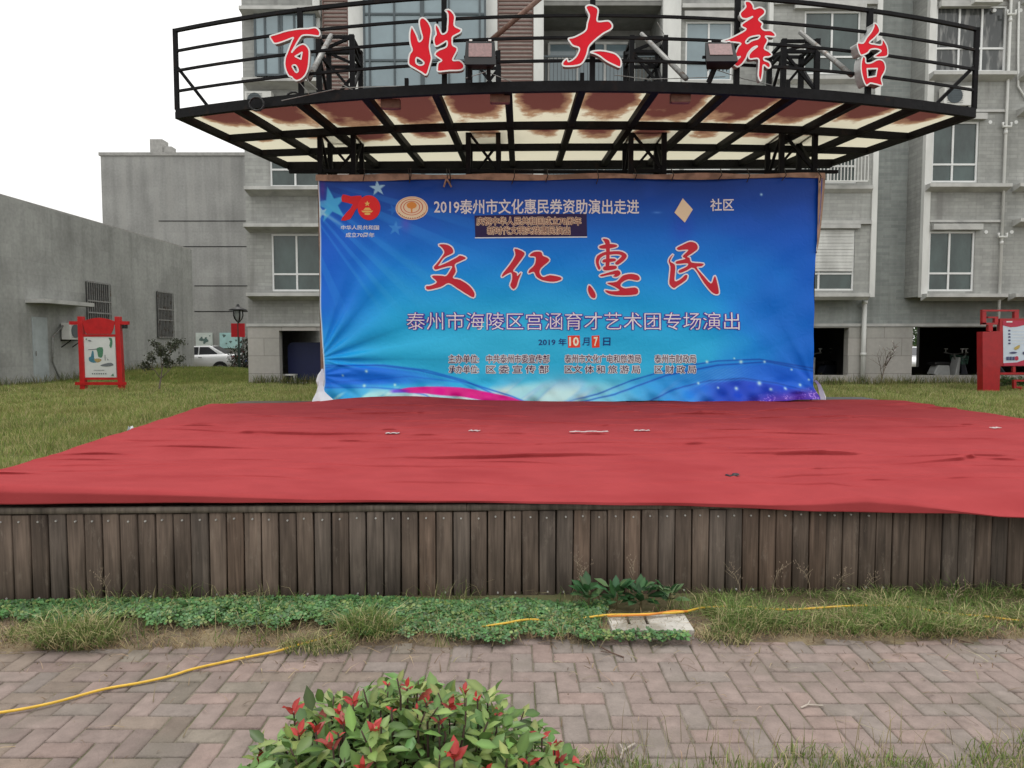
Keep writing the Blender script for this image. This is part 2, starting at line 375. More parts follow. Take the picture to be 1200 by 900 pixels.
# ------------------------------------------------------------------ apartment building
YM, YB, YC = 22.6, 21.7, 22.0
HS = 3.19; Z0 = 3.0; NF = 5; ZR = Z0 + HS*NF + .9
apt = wthing('apartment_building', 'grey stone apartment block with white framed windows and open ground floor behind the stage', 'building', (3, 24, 0))
XL, XR = at(287, 200, YM)[0], 20.0
def holes_wall(mb, x0, x1, z0, z1, y0, y1, holes):
    xs = sorted({x0, x1, *[h[0] for h in holes], *[h[1] for h in holes]}); zs = sorted({z0, z1, *[h[2] for h in holes], *[h[3] for h in holes]})
    xs = [x for x in xs if x0 <= x <= x1]; zs = [z for z in zs if z0 <= z <= z1]
    inside = lambda x, z: any(h[0] < x < h[1] and h[2] < z < h[3] for h in holes)
    for i in range(len(xs)-1):
        k = 0
        while k < len(zs)-1:
            xm = (xs[i]+xs[i+1])/2
            if inside(xm, (zs[k]+zs[k+1])/2): k += 1; continue
            e = k
            while e < len(zs)-1 and not inside(xm, (zs[e]+zs[e+1])/2): e += 1
            mb.box(xs[i], xs[i+1], y0, y1, zs[k], zs[e]); k = e
wins = []       # x0,x1,z0,z1,Y(front of wall),vertical fractions, transom fraction, glass
fl = [Z0 + HS*k for k in range(NF)]
Hmain = []
for k, s in enumerate(fl):
    wins.append((-7.43, -5.80, s+.10, s+1.86, YM, (.47,), .30, 'glass' if k < 2 else 'glass_sky'))
    wins.append((5.27, 6.70, s+.10, s+1.86, YM, (.5,), .30, 'glass_sky'))
Hmain = [(w[0], w[1], w[2], w[3]) for w in wins]
BAL = (.96, 4.54)
for s in fl: Hmain.append((BAL[0], BAL[1], s-.35, s+2.45))
base_top = 2.0
w1 = MB(); holes_wall(w1, XL, 7.65, base_top, ZR, YM, YM+.25, Hmain)
w1.build('wall', M['facade'], apt)
# shade-tinted recess between the two bays, running down behind them
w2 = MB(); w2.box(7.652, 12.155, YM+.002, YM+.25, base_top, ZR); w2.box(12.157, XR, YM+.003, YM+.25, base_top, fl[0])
w2.build('wall', M['facade_shaded'], apt)
w3 = MB(); w3.box(XL+.002, XL+.25, YM+.252, 30, -.1, ZR); w3.box(XR-.25, XR, YM+.252, 30, -.1, ZR)
w3.build('wall', M['facade'], apt)
r = MB(); r.box(XL-.1, XR+.1, YM-.2, 30.3, ZR, ZR+.3); r.build('roof', M['slab'], apt)
# middle bay and right bay
holesC = []; winsC = []
for k, s in enumerate(fl): winsC.append((8.64 if k > 0 else 8.2, 10.30, s+.08, s+1.90, YC, (.5,), .28, 'glass'))
holesC = [(a[0], a[1], a[2], a[3]) for a in winsC]
c = MB(); holes_wall(c, 7.70, 10.76, fl[0]-.05, ZR-.01, YC, YC+.2, holesC); c.box(7.70, 7.9, YC+.202, YM, fl[0]-.05, ZR-.01); c.box(10.56, 10.76, YC+.202, YM, fl[0]-.05, ZR-.01)
c.box(7.9, 10.56, YC+.205, YM-.01, fl[0]-.04, fl[0]+.02)
c.build('wall', M['facade'], apt)
winsB = []
for k, s in enumerate(fl):
    s -= .06
    if k == 2: winsB.append((12.36, 14.42, s+.10, s+1.98, YB, (.34, .66), .36, 'glass_curtain'))
    else: winsB.append((12.36, 13.72, s+.10, s+1.86, YB, (.46,), .30, 'glass'))
    winsB.append((15.5, 16.9, s+.10, s+1.86, YB, (.5,), .30, 'glass'))
holesB = [(a[0], a[1], a[2], a[3]) for a in winsB]
b = MB(); holes_wall(b, 12.33, 18.0, fl[0]-.11, ZR-.01, YB, YB+.2, holesB); b.box(12.15, 12.33, YB+.03, YM, fl[0]-.11, ZR-.01); b.box(17.8, 18.0, YB+.202, YM, fl[0]-.11, ZR-.01)
b.box(12.33, 17.8, YB+.205, YM-.01, fl[0]-.105, fl[0]-.02)
b.build('wall', M['facade'], apt)
# ground floor of pale stone with openings
xo = [(at(328, 418, YM)[0], -5.2, .27, 1.88), (-4.2, -.9, .35, 1.9), (.7, 4.2, .35, 1.9), (5.2, 7.2, .35, 1.9), (7.95, at(993, 410, YM)[0], .49, 1.97), (at(1068, 410, YM)[0], 16.4, .49, 1.99)]
gb = MB(); holes_wall(gb, XL, XR, -.2, base_top-.002, YM-.05, YM+.25, xo); gb.build('base_wall', M['facade_base'], apt)
bd = MB(); bd.box(XL-.03, XR, YM-.09, YM-.052, base_top+.01, base_top+.10); bd.build('string_course', M['slab'], apt)
# garages: floor, ceiling, partitions added to keep each one dark, back wall with gaps
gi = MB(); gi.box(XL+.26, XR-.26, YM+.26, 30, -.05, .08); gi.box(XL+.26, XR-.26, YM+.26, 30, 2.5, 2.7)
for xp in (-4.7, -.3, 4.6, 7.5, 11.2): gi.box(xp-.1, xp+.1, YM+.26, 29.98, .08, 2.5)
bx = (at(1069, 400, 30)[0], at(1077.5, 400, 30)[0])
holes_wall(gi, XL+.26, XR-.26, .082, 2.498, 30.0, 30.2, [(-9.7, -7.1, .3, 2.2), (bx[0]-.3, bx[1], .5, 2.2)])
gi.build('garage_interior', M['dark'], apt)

def window(w):
    x0, x1, z0, z1, Yw, vf, tf, gl = w; f = .055; yf0, yf1 = Yw+.03, Yw+.10
    m = MB(); m.box(x0, x0+f, yf0, yf1, z0, z1); m.box(x1-f, x1, yf0, yf1, z0, z1)
    m.box(x0+f, x1-f, yf0, yf1, z0, z0+f); m.box(x0+f, x1-f, yf0, yf1, z1-f, z1)
    zt = z0 + (z1-z0)*tf; m.box(x0+f, x1-f, yf0+.004, yf1-.002, zt-f/2, zt+f/2)
    for v in vf:
        xm = x0+(x1-x0)*v; m.box(xm-f/2, xm+f/2, yf0+.008, yf1-.004, z0+f, zt-f/2); m.box(xm-f/2, xm+f/2, yf0+.008, yf1-.004, zt+f/2, z1-f)
    fr = m.build('window', M['white'], apt)
    p = MB(); p.box(x0+f*.5, x1-f*.5, Yw+.07, Yw+.09, z0+f*.5, z1-f*.5); o = p.build('pane', M[gl], None)
    o.data.transform(Matrix.Translation(-apt.location)); o.parent = fr
for w in wins + winsC + winsB: window(w)
# ledges, lintels, roller boxes
class Each:
    def __init__(s, name): s.name = name
    def box(s, *a): m_ = MB(); m_.box(*a); m_.build(s.name, M['slab'], apt)
sl_, rb = Each('ledge'), Each('roller_box')
def wedge(mb, x0, x1, Yw, out, zt, th=.10):
    """a thin ledge whose underside slopes back to the wall"""
    mb = MB(); pr = [(Yw-out, zt), (Yw-out, zt-th), (Yw-.02, zt-th-.10), (Yw-.001, zt-th-.10), (Yw-.001, zt)]
    i = len(mb.v)
    for x in (x0, x1): mb.v += [(x, a, z) for a, z in pr]
    n = 5
    mb.f.append(tuple(range(i, i+n))); mb.mi.append(0); mb.f.append(tuple(range(i+2*n-1, i+n-1, -1))); mb.mi.append(0)
    for k in range(n): a, e = i+k, i+(k+1) % n; mb.f.append((a, e, e+n, a+n)); mb.mi.append(0)
    mb.build('ledge', M['slab'], apt)
for k, s in enumerate(fl):
    wedge(sl_, -8.06, -5.75, YM, .5, s+.02); wedge(sl_, -8.10, -5.76, YM, .5, s+2.10)
    wedge(sl_, 5.12, 6.76, YM, .25, s+.03); sl_.box(5.12, 6.76, YM-.2, YM-.001, s+2.18, s+2.30); rb.box(5.20, 6.76, YM-.16, YM-.002, s+1.88, s+2.10)
    wedge(sl_, 7.72, 10.74, YC, .14, s-.01); sl_.box(7.72, 10.74, YC-.12, YC-.001, s+2.05, s+2.15); rb.box(8.3, 10.4, YC-.14, YC-.002, s+1.92, s+2.04)
    wedge(sl_, 12.16, 14.55, YB, .32, s-.05); sl_.box(12.335, 14.5, YB-.06, YB-.001, s+2.06, s+2.13); rb.box(12.4, 13.85, YB-.16, YB-.002, s+1.83, s+2.0)
    wedge(sl_, 14.75, 17.2, YB, .36, s-.05); rb.box(15.4, 17.0, YB-.16, YB-.002, s+1.83, s+2.0); wedge(sl_, 14.8, 17.2, YB, .36, s+2.13)
# roller shutter drawn down over one lower window
x0, z1_ = at(952, 270, YC); x1, z0_ = at(999, 318, YC); sh = MB()
nz = 13
for i in range(nz):
    za = z0_ + (z1_-z0_)*i/nz; sh.box(8.24, 10.26, YC-.012-.01*(i % 2), YC+.02, za, za+(z1_-z0_)/nz*.93)
sh.build('roller_shutter', M['trim'], apt)
# white uprights
for (xa, xb, yy, zb) in ((-4.93, -4.46, YM-.18, base_top+.12), (-.78, -.44, YM-.18, base_top+.12), (.65, .955, YM-.18, base_top+.12), (4.545, 5.09, YM-.18, base_top+.12),
                     (7.58, 7.70, YC-.05, fl[0]-.12), (10.76, 10.92, YC-.05, fl[0]-.12), (12.14, 12.33, YB-.05, fl[0]-.14), (-6.02, -5.80, YM-.1, fl[2]+.6)):
    m = MB(); m.box(xa, xb, yy, YM-.001 if yy == YM-.18 else yy+.16, zb, ZR-.02); m.build('white_pilaster', M['trim'], apt)
# brown louvre panels
for xa, xb in ((-5.71, -4.935), (-.435, .645)):
    m = MB(); m.m = 0; m.box(xa, xb, YM-.10, YM-.001, base_top+.12, ZR-.03); m.m = 1
    z = base_top + .2
    while z < ZR-.2: m.box(xa+.03, xb-.03, YM-.15, YM-.101, z, z+.058); z += .118
    m.box(xa, xa+.03, YM-.16, YM-.101, base_top+.13, ZR-.04); m.box(xb-.03, xb, YM-.16, YM-.101, base_top+.13, ZR-.04)
    m.build('louvre_panel', [M['louvre_back'], M['louvre']], apt)
# glazed bay
M['dkframe'] = mat('slate_frame', (.07,.09,.10), .4, .1, 6)
gx0, gx1 = -4.41, -.80; gbay = MB(); z0g, z1g = base_top+.3, ZR-.1
for f in (0, .045, .25, .48, .70, .955, 1):
    xm = gx0+(gx1-gx0)*f; hw = .028 if f not in (.48,) else .06; gbay.box(xm-hw, xm+hw, YM-.42, YM-.34, z0g, z1g)
for s in fl:
    for zz, h in ((s-.25, .05), (s+.55, .03), (s+1.9, .03), (s+2.4, .05)): gbay.box(gx0+.03, gx1-.03, YM-.415, YM-.345, zz-h, zz+h)
gw = gbay.build('glazed_bay', M['dkframe'], apt)
p = MB(); p.box(gx0+.01, gx1-.01, YM-.375, YM-.355, z0g+.02, z1g-.02); p.box(gx0-.0, gx0+.012, YM-.352, YM-.002, z0g+.02, z1g-.02); p.box(gx1-.012, gx1, YM-.352, YM-.002, z0g+.02, z1g-.02)
o = p.build('pane', M['glass_sky'], None); o.data.transform(Matrix.Translation(-apt.location)); o.parent = gw
# bay window with blue side glass on the upper left
for k in (2, 3):
    s = fl[k]; x0, x1 = at(303, 60, YM)[0], at(372, 60, YM)[0]; m = MB(); za, zb = s+.14, s+1.98
    for xm in (x0, x0+.30, x0+.72, x0+.80, x0+1.18, x1): m.box(xm-.03, xm+.03, YM-.30, YM-.24, za, zb)
    for zz in (za+.03, za+.62, zb-.03): m.box(x0, x1, YM-.295, YM-.245, zz-.03, zz+.03)
    gw = m.build('bay_window', M['dkframe'], apt)
    p = MB(); p.box(x0, x1, YM-.27, YM-.26, za, zb); p.box(x0, x0+.01, YM-.258, YM-.003, za, zb); p.box(x1-.01, x1, YM-.258, YM-.003, za, zb)
    o = p.build('pane', M['glass_sky'], None); o.data.transform(Matrix.Translation(-apt.location)); o.parent = gw
# balconies: floor, back wall, sliding door, rail
for k, s in enumerate(fl):
    a, e = BAL; m = MB()
    m.box(a, e, YM+.01, YM+1.8, s-.35, s-.20); m.box(a, e, YM+.01, YM+1.8, s+2.33, s+2.44); m.box(a-.1, a, YM+.26, YM+1.8, s-.35, s+2.44); m.box(e, e+.1, YM+.26, YM+1.8, s-.35, s+2.44)
    m.box(a, e, YM+1.8, YM+1.95, s-.35, s+2.44)
    bal = m.build('balcony', mat('balcony_shade_plaster', (.22,.22,.205), .85, .2, 3), apt)  # shade of the deep balcony put into a darker plaster colour
    d = MB(); xa, xb = a+.25, e-.55; zz0, zz1 = s-.18, s+1.9
    for f in (0, .33, .66, 1): xm = xa+(xb-xa)*f; d.box(xm-.04, xm+.04, YM+1.70, YM+1.79, zz0, zz1)
    for z in (zz0, s+1.42, zz1): d.box(xa, xb, YM+1.705, YM+1.785, z-.04, z+.04)
    o = d.build('sliding_door', M['trim'], None); o.data.transform(Matrix.Translation(-apt.location)); o.parent = bal
    d = MB(); d.box(xa, xb, YM+1.75, YM+1.77, zz0, zz1); o = d.build('pane', M['glass_sky'], None); o.data.transform(Matrix.Translation(-apt.location)); o.parent = bal
    d = MB(); d.box(a, e, YM+.05, YM+.10, s+.82, s+.87); d.box(a, e, YM+.055, YM+.095, s-.12, s-.08)
    x = a+.08
    while x < e-.05: d.box(x-.011, x+.011, YM+.062, YM+.088, s-.1, s+.83); x += .115
    o = d.build('balcony_rail', M['dkframe'], None); o.data.transform(Matrix.Translation(-apt.location)); o.parent = bal
# white window guard on the middle bay, second floor
m = MB(); s = fl[1]; m.box(8.5, 10.5, YC-.30, YC-.27, s+.80, s+.84); m.box(8.5, 10.5, YC-.30, YC-.27, s+.06, s+.10)
x = 8.5
while x < 10.52: m.box(x-.012, x+.012, YC-.297, YC-.273, s+.1, s+.8); x += .10
m.build('window_guard', M['trim'], apt)
# drainpipes, vent rings
def pipe(px, py, Yp, zt, zb, r=.055):
    x = at(px, py, Yp)[0]; m = MB(); m.tube([(x, Yp, zb), (x, Yp, zt)], r, 10)
    for z in np.arange(zb+1, zt, 1.6): m.tube([(x, Yp, z), (x, Yp, z+.1)], r*1.25, 10)
    return m
pipe(1012, 400, YM-.16, fl[0]-.2, .1, .07).build('drainpipe', M['trim'], apt, smooth=True)
m = pipe(1177, 200, YB-.08, ZR-.3, .2, .04)
x = at(1177, 200, YB-.08)[0]
for s in fl:
    zz = s+1.62; m.tube([(x-.12, YB-.12, zz+.12), (x-.12, YB-.12, zz), (x+.12, YB-.12, zz), (x+.12, YB-.12, zz+.12)], .035, 8)
m.build('drainpipe', M['trim'], apt, smooth=True)
m = MB()
for s in fl:
    for xx in (x-.42, x+.34): m.tube([(xx, YB-.012, s+1.78), (xx, YB+.05, s+1.78)], .055, 12)
m.build('vent_ring', M['white'], apt)
pc = MB(); pc.tube([(x+.25, YB-.05, fl[2]+2.0), (x+.28, YB-.06, fl[2]+.5), (x+.32, YB-.06, fl[2]-.4), (x+.55, YB-.06, fl[2]-.75), (x+.9, YB-.05, fl[2]-.8)], .03, 8); pc.build('drain_hose', M['trim'], apt, smooth=True)

# air conditioners on the facade
def ac_unit(x, z, Yw, label, rz=0, grp=None):
    t = thing('air_conditioner', label, 'air conditioner', (x, Yw, z), rz, grp)
    m = MB(); m.box(-.40, .40, -.36, -.08, 0, .55); m.build('casing', M['plastic_w'], t, bevel=.015)
    m = MB(); m.tube([(-.1, -.375, .28), (-.1, -.358, .28)], .22, 20)
    for k in range(9): m.box(-.33, .13, -.385, -.378, .07+k*.05, .078+k*.05)
    m.build('fan_grille', M['dkframe'], t)
    m = MB()
    for sx in (-.3, .3): m.bar((sx, -.34, -.02), (sx, 0, -.02), .03); m.bar((sx, -.32, -.03), (sx, -.0, -.25), .025)
    if 'ledge' in label: pass
    else: m.build('bracket', M['steel'], t)
    return t
zc = at(308, 122, YM)[1]
ac_unit(at(307, 120, YM)[0], zc-.28, YM, 'white air conditioner on the grey wall under the upper left bay window')
ac_unit(at(1114, 122, YB)[0], at(1114, 124, YB)[1]-.1, YB, 'white air conditioner on the wall under the curtained window')
ac_unit(at(1150, 3, YB)[0], at(1150, 9, YB)[1], YB, 'white air conditioner on the ledge above the curtained window')

# ------------------------------------------------------------------ low building and tall block at the back left
XW = -14.75
low = wthing('low_building', 'low grey cement building with barred windows along the lawn', 'building', (XW-4, 21, 0))
m = MB(); m.box(-30, XW, 6, 33.7, -.3, 5.74); m.build('wall', M['cement'], low)
m = MB(); m.box(-30, XW-.01, 6.0, 33.69, 5.74, 5.80); m.build('roof_edge', M['concrete'], low)
def wy(px): return -14.75*(850*CP)/(px-600)*1.0
def wz(px, py): return EYE + wy(px)*tanz(py)
for (pa, pb, zb, zt) in ((104, 131, 1.9, 3.62), (186, 204, 1.72, 3.62)):
    y0, y1 = wy(pa), wy(pb); m = MB(); m.box(XW, XW+.015, y0, y1, zb, zt); gl = m.build('barred_window', M['dark'], low)
    m = MB(); n = 11
    for i in range(n+1): yy = y0+(y1-y0)*i/n; m.box(XW+.05, XW+.075, yy-.014, yy+.014, zb, zt)
    for zz in (zb, zb+(zt-zb)*.38, zb+(zt-zb)*.62, zt): m.box(XW+.045, XW+.08, y0, y1, zz-.025, zz+.025)
    o = m.build('window_bars', M['steel_grey'], None); o.data.transform(Matrix.Translation(-low.location)); o.parent = gl
m = MB(); m.box(XW, XW+.6, wy(33), wy(93), 2.72, 2.84); m.build('door_canopy', M['slab'], low)
M['door'] = mat('pale_blue_door', (.36,.40,.41), .5, .15, 3)
m = MB(); m.box(XW, XW+.03, wy(40), wy(57), .05, 2.3); dr = m.build('door', M['door'], low)
m = MB(); m.tube([(XW+.05, wy(42), 1.1), (XW+.05, wy(42), 1.25)], .015, 8); o = m.build('handle', M['steel_grey'], None); o.data.transform(Matrix.Translation(-low.location)); o.parent = dr
ac_unit(XW, wz(80, 398), wy(80), 'white air conditioner on the low cement wall behind the left notice board', PI/2)
bpy.context.view_layer.update()
m = MB(); ya = wy(71); m.tube([(XW+.12, wy(77), 2.1), (XW+.14, ya, 2.05), (XW+.12, ya-.5, 1.7), (XW+.08, ya-.5, .9), (XW+.08, ya-.2, .4), (XW+.1, ya+.1, .12)], .03, 8)
hz = m.build('hose', M['steel_grey'], None, smooth=True); tag(hz, 'grey drain hose hanging down the low cement wall beside the air conditioner', 'hose')

tall = wthing('tall_block', 'taller plain stained cement block behind the low building and lawn', 'building', (-16, 46, 0))
xt0 = at(120, 250, 42)[0]; m = MB(); m.box(xt0, -9, 42, 52, -.4, 12.1); m.build('wall', M['cement_tall'], tall)
m = MB(); m.box(xt0-.08, -8.95, 41.93, 52.1, 12.1, 12.28); m.build('roof_edge', M['concrete'], tall)
m = MB()
for py, px0 in ((259, 186), (289, 213), (335, 228), (365, 228)):
    x0 = at(px0, py, 42)[0]; z = at(px0, py, 42)[1]; m.box(x0, -9.5, 41.985, 41.998, z-.022, z+.022)
m.build('groove_line', M['steel'], tall)
x0, z0 = at(176, 182, 44); x1, z1 = at(190, 168, 44); m = MB(); m.box(x0, x1, 44, 44.8, 12.28, z1+.25); m.box(x1, x1+.5, 44.1, 44.7, 12.28, z1-.15); m.build('chimney', M['concrete'], tall)
def poster(px0, py0, px1, py1, bgc, label, blobs):
    x0, z1 = at(px0, py0, 41.9); x1, z0 = at(px1, py1, 41.9)
    t = wthing('wall_poster', label, 'poster', ((x0+x1)/2, 41.95, z0), 'posters on the cement block')
    m = MB(); m.box(x0, x1, 41.92, 41.99, z0, z1); m.build('sheet', mat('poster_'+label[:9], bgc, .5, .12, 3), t)
    m = MB()
    for i, (a, b, r) in enumerate(blobs):
        cx, cz = x0+(x1-x0)*a, z0+(z1-z0)*b
        m.fill([(cx+r*math.cos(k*.7+a*9)*(.6+.4*math.sin(k*2.1+i)), cz+r*.6*math.sin(k*.7+a*9)) for k in range(9)], 41.915-i*.001)
    m.build('print', mat('poster_ink_'+label[:9], (.10,.16,.15), .6, .2, 5), t)
poster(229, 390, 249, 408, (.60,.66,.63), 'white poster with a dark ink drawing on the cement block above the white car', ((.35,.6,.22), (.6,.55,.25), (.5,.35,.12), (.85,.8,.06)))
poster(257, 390, 283, 408, (.42,.66,.66), 'pale turquoise poster on the cement block beside the street lamp', ((.2,.8,.15), (.5,.4,.12), (.75,.5,.1), (.3,.3,.08)))
poster(330, 388, 352, 436, (.18,.50,.72), 'blue poster on the cement block seen through the open ground floor', ((.4,.75,.2), (.6,.5,.18), (.3,.3,.15)))

# ------------------------------------------------------------------ stage
FL, FR = Vector((-4.6, 4.17)), Vector((7.3, 4.62))      # front corners beyond the frame on the left lie on the same line
P = lambda px, py, z: atZ(px, py, z)
f0 = atZ(0, 704, .02); f1 = atZ(1199, 690, .02)
def front(x): return f0.y + (f1.y-f0.y)*(x-f0.x)/(f1.x-f0.x)
XF0, XF1 = -3.55, 7.0
stage = wthing('wooden_stage', 'low outdoor stage faced with weathered upright brown planks under a red carpet', 'stage', (1, 7.5, 0))
ST = .575
bl, br = Vector((-4.5, 11.9)), Vector((5.75, 11.9))
m = MB(); i = 0
top = [(XF0+.05, front(XF0)+.06), (XF1-.05, front(XF1)+.06), (5.8, 12.0), (-4.5, 12.0)]
n = 4; m.v += [(x, y, 0) for x, y in top] + [(x, y, ST-.012) for x, y in top]
m.f += [(3,2,1,0), (4,5,6,7)] + [(k, (k+1) % 4, 4+(k+1) % 4, 4+k) for k in range(4)]; m.mi += [0]*6
M['deck'] = mat('stage_deck', (.08,.065,.05), .85, .25, 8)
m.build('deck', M['deck'], stage)
def wood_mat(name):
    m = bpy.data.materials.new(name); m.use_nodes = True; t = m.node_tree; N, L = t.nodes, t.links
    b = N['Principled BSDF']; b.inputs['Roughness'].default_value = .8; b.inputs['Specular IOR Level'].default_value = .3
    a = N.new('ShaderNodeAttribute'); a.attribute_name = 'Col'; g = N.new('ShaderNodeNewGeometry')
    out = a.outputs['Color']
    def layer(scale, st, lo, hi, det=6, dist=0):
        nonlocal out
        mp = N.new('ShaderNodeMapping'); mp.inputs['Scale'].default_value = st; L.new(g.outputs['Position'], mp.inputs['Vector'])
        n = N.new('ShaderNodeTexNoise'); n.inputs['Scale'].default_value = scale; n.inputs['Detail'].default_value = det; n.inputs['Distortion'].default_value = dist
        L.new(mp.outputs[0], n.inputs['Vector'])
        r = N.new('ShaderNodeMapRange'); r.inputs[1].default_value = .3; r.inputs[2].default_value = .7; r.inputs[3].default_value = lo; r.inputs[4].default_value = hi
        L.new(n.outputs['Fac'], r.inputs[0]); x = N.new('ShaderNodeMixRGB'); x.blend_type = 'MULTIPLY'; x.inputs['Fac'].default_value = 1
        L.new(out, x.inputs[1]); L.new(r.outputs[0], x.inputs[2]); out = x.outputs[0]; return n
    n1 = layer(26, (1, 1, .07), .62, 1.35, 8, .6); layer(5, (1, 1, .5), .72, 1.3); layer(90, (1, 1, .05), .8, 1.2)
    # pale scuffs
    mp = N.new('ShaderNodeMapping'); mp.inputs['Scale'].default_value = (1, 1, .35); L.new(g.outputs['Position'], mp.inputs['Vector'])
    n = N.new('ShaderNodeTexNoise'); n.inputs['Scale'].default_value = 17; n.inputs['Detail'].default_value = 9; n.inputs['Roughness'].default_value = .75; L.new(mp.outputs[0], n.inputs['Vector'])
    r = N.new('ShaderNodeMapRange'); r.inputs[1].default_value = .56; r.inputs[2].default_value = .80; r.inputs[4].default_value = .8; L.new(n.outputs['Fac'], r.inputs[0])
    x = N.new('ShaderNodeMixRGB'); x.inputs[2].default_value = (.27,.225,.185,1); L.new(r.outputs[0], x.inputs['Fac']); L.new(out, x.inputs[1]); out = x.outputs[0]
    L.new(out, b.inputs['Base Color'])
    bp = N.new('ShaderNodeBump'); bp.inputs['Strength'].default_value = .35; bp.inputs['Distance'].default_value = .006; L.new(n1.outputs['Fac'], bp.inputs['Height']); L.new(bp.outputs[0], b.inputs['Normal'])
    MATS[name] = m; return m
M['plank'] = wood_mat('weathered_plank')
pvv, pff, pss, pcc = [], [], [], []
def pbox(x0, x1, y0, y1, z0, z1, c, lean=0, tw=0):
    i = len(pvv); bv_ = .004
    for (yy, ins) in ((y1, 0), (y0+bv_, 0), (y0, bv_)):
        for (cx, cz) in ((0, 0), (1, 0), (1, 1), (0, 1)):
            xx = x0+ins+cx*(x1-x0-2*ins) + lean*(cz-.5); pvv.append((xx, yy + tw*(cx-.5), z0+ins+cz*(z1-z0-2*ins)))
    for l in (0, 4):
        for k in range(4): pff.extend((i+l+k, i+l+(k+1) % 4, i+l+4+(k+1) % 4, i+l+4+k)); pss.append(4)
    pff.extend((i+8, i+9, i+10, i+11)); pss.append(4); pcc.extend([c]*12)
pitch = (at(600, 700, front(0))[0]-at(580, 700, front(0))[0])*1.0; sc = []; ptop = .535
x = XF0
while x < XF1-.05:
    y = front(x+pitch/2); v = max(.6, random.gauss(1.3, .15)); r = random.random()
    c = np.array((.094,.070,.055)) if r < .6 else (np.array((.088,.070,.058)) if r < .85 else np.array((.098,.068,.051)))
    c = c*v*(1.0 if x < 1.4 else .82)
    zt = ptop + random.uniform(-.006, .004) if x < 2.2 else ptop+.02; zb = .006+random.uniform(0, .010); w = pitch-.009+random.uniform(-.002, .002)
    pbox(x, x+w, y-.008+random.uniform(-.004, .004), y+.02, zb, zt, c, random.uniform(-.004, .004), random.uniform(-.004, .004))
    sc.append((x+w/2+random.uniform(-.008, .008), y-.014, zt-.035-random.uniform(0, .006)))
    if random.random() < .45: sc.append((x+w/2+random.uniform(-.02, .02), y-.014, zb+.03))
    x += pitch
np_mesh('plank_facing', np.array(pvv)-np.array(stage.location), pff, pss, M['plank'], stage, np.array(pcc))
m = MB()
for s in sc: m.tube([(s[0], s[1]-.002, s[2]), (s[0], s[1]+.014, s[2])], .0055, 8)
m.build('screw', mat('screw_head', (.42,.41,.39), .5, .3, 40), stage)
pvv, pff, pss, pcc = [], [], [], []
xx = XF0
for L_ in (2.5, .78, 1.35, 3.0, 3.1):
    e = min(xx+L_, XF1); a, b_ = front(xx), front(e); i = len(pvv); c = np.array((.155,.130,.108))*random.uniform(.8, 1.1)
    for yo, z in ((-.018, ptop+.006), (-.018, ptop+.040), (.05, ptop+.040), (.05, ptop+.006)): pvv += [(xx+.002, a+yo, z), (e-.002, b_+yo, z)]
    for k in range(4): p_, q_ = i+2*k, i+2*((k+1) % 4); pff.extend((p_, p_+1, q_+1, q_)); pss.append(4)
    pff.extend((i, i+2, i+4, i+6)); pss.append(4); pff.extend((i+7, i+5, i+3, i+1)); pss.append(4); pcc.extend([c]*8); xx = e
np_mesh('top_rail', np.array(pvv)-np.array(stage.location), pff, pss, M['plank'], stage, np.array(pcc))
m = MB(); m.bar((XF0, front(XF0)+.0, -.03), (XF1, front(XF1)+.0, -.03), .12, .06); m.build('footing', M['concrete'], stage, bevel=.008)
# side boards
m = MB(); m.bar((XF0+.02, front(XF0)+.12, .29), (-4.48, 11.95, .29), .03, .5); m.bar((XF1-.02, front(XF1)+.12, .29), (5.78, 11.95, .29), .03, .5); m.build('side_board', M['deck'], stage)

# red carpet ----------------------------------------------------------
ncx, ncy = 460, 640
u = np.linspace(0, 1, ncx)
# side edges follow the photograph: left edge and right edge points on the stage top
ZC = .605
def edge_pts(lst): return np.array([[atZ(px, py, ZC).x, atZ(px, py, ZC).y] for px, py in lst])
Lb = edge_pts([(0, 552), (120, 513), (200, 488), (242, 474.5)]); Rb = edge_pts([(1199, 490), (1120, 479), (1060, 470), (1000, 467.5)])
Yb = np.concatenate([[4.27], np.zeros(0)])
def side_x(E, y, x_front):
    o = np.argsort(E[:, 1]); return np.interp(y, np.concatenate([[4.0], E[o, 1]]), np.concatenate([[x_front], E[o, 0]]))
rows = []
v_ = np.linspace(0, 1, ncy)**1.25
def carpet_h(x, y, shift=False):
    # sight lines of long creases: (px,py) chains turned into places on the stage
    h = .004*np.sin(x*2.3+y*1.1) + .003*np.sin(x*5.1-y*3.3+1) + .0025*np.sin(y*9+x*1.7)
    sh = np.zeros_like(h)
    for chain, a, w in CREASES:
        pts = np.array([[atZ(px, py, ZC).x, atZ(px, py, ZC).y] for px, py in chain])
        yc = np.interp(x, pts[:, 0], pts[:, 1]); t = smst(pts[0, 0], pts[0, 0]+.35, x)*(1-smst(pts[-1, 0]-.35, pts[-1, 0], x))
        dy = y - yc - .025*np.sin(x*4+a*900)-.01*np.sin(x*13+a*500)
        am = t*(.6+.4*np.sin(x*2.3+a*300))
        h = h + a*1.35*am*np.where(dy < 0, np.exp(-(dy/.012)**2), np.exp(-(dy/(w*3.5))**2)); sh = sh + .038*am*(a/.022)*np.exp(-((dy-.006)/.022)**2)
    for (cx, cy, L_, a, ang) in WRINK:
        dx, dy = x-cx, y-cy; u_ = dx*math.cos(ang)+dy*math.sin(ang); w_ = -dx*math.sin(ang)+dy*math.cos(ang)+.05*(u_/L_)**2
        e_ = np.exp(-(u_/L_)**2); h = h + a*e_*np.where(w_ < 0, np.exp(-(w_/.014)**2), np.exp(-(w_/.12)**2)); sh = sh + .026*(a/.014)*e_*np.exp(-((w_-.006)/.02)**2)
    return (h, sh) if shift else h
_r = random.Random(5)
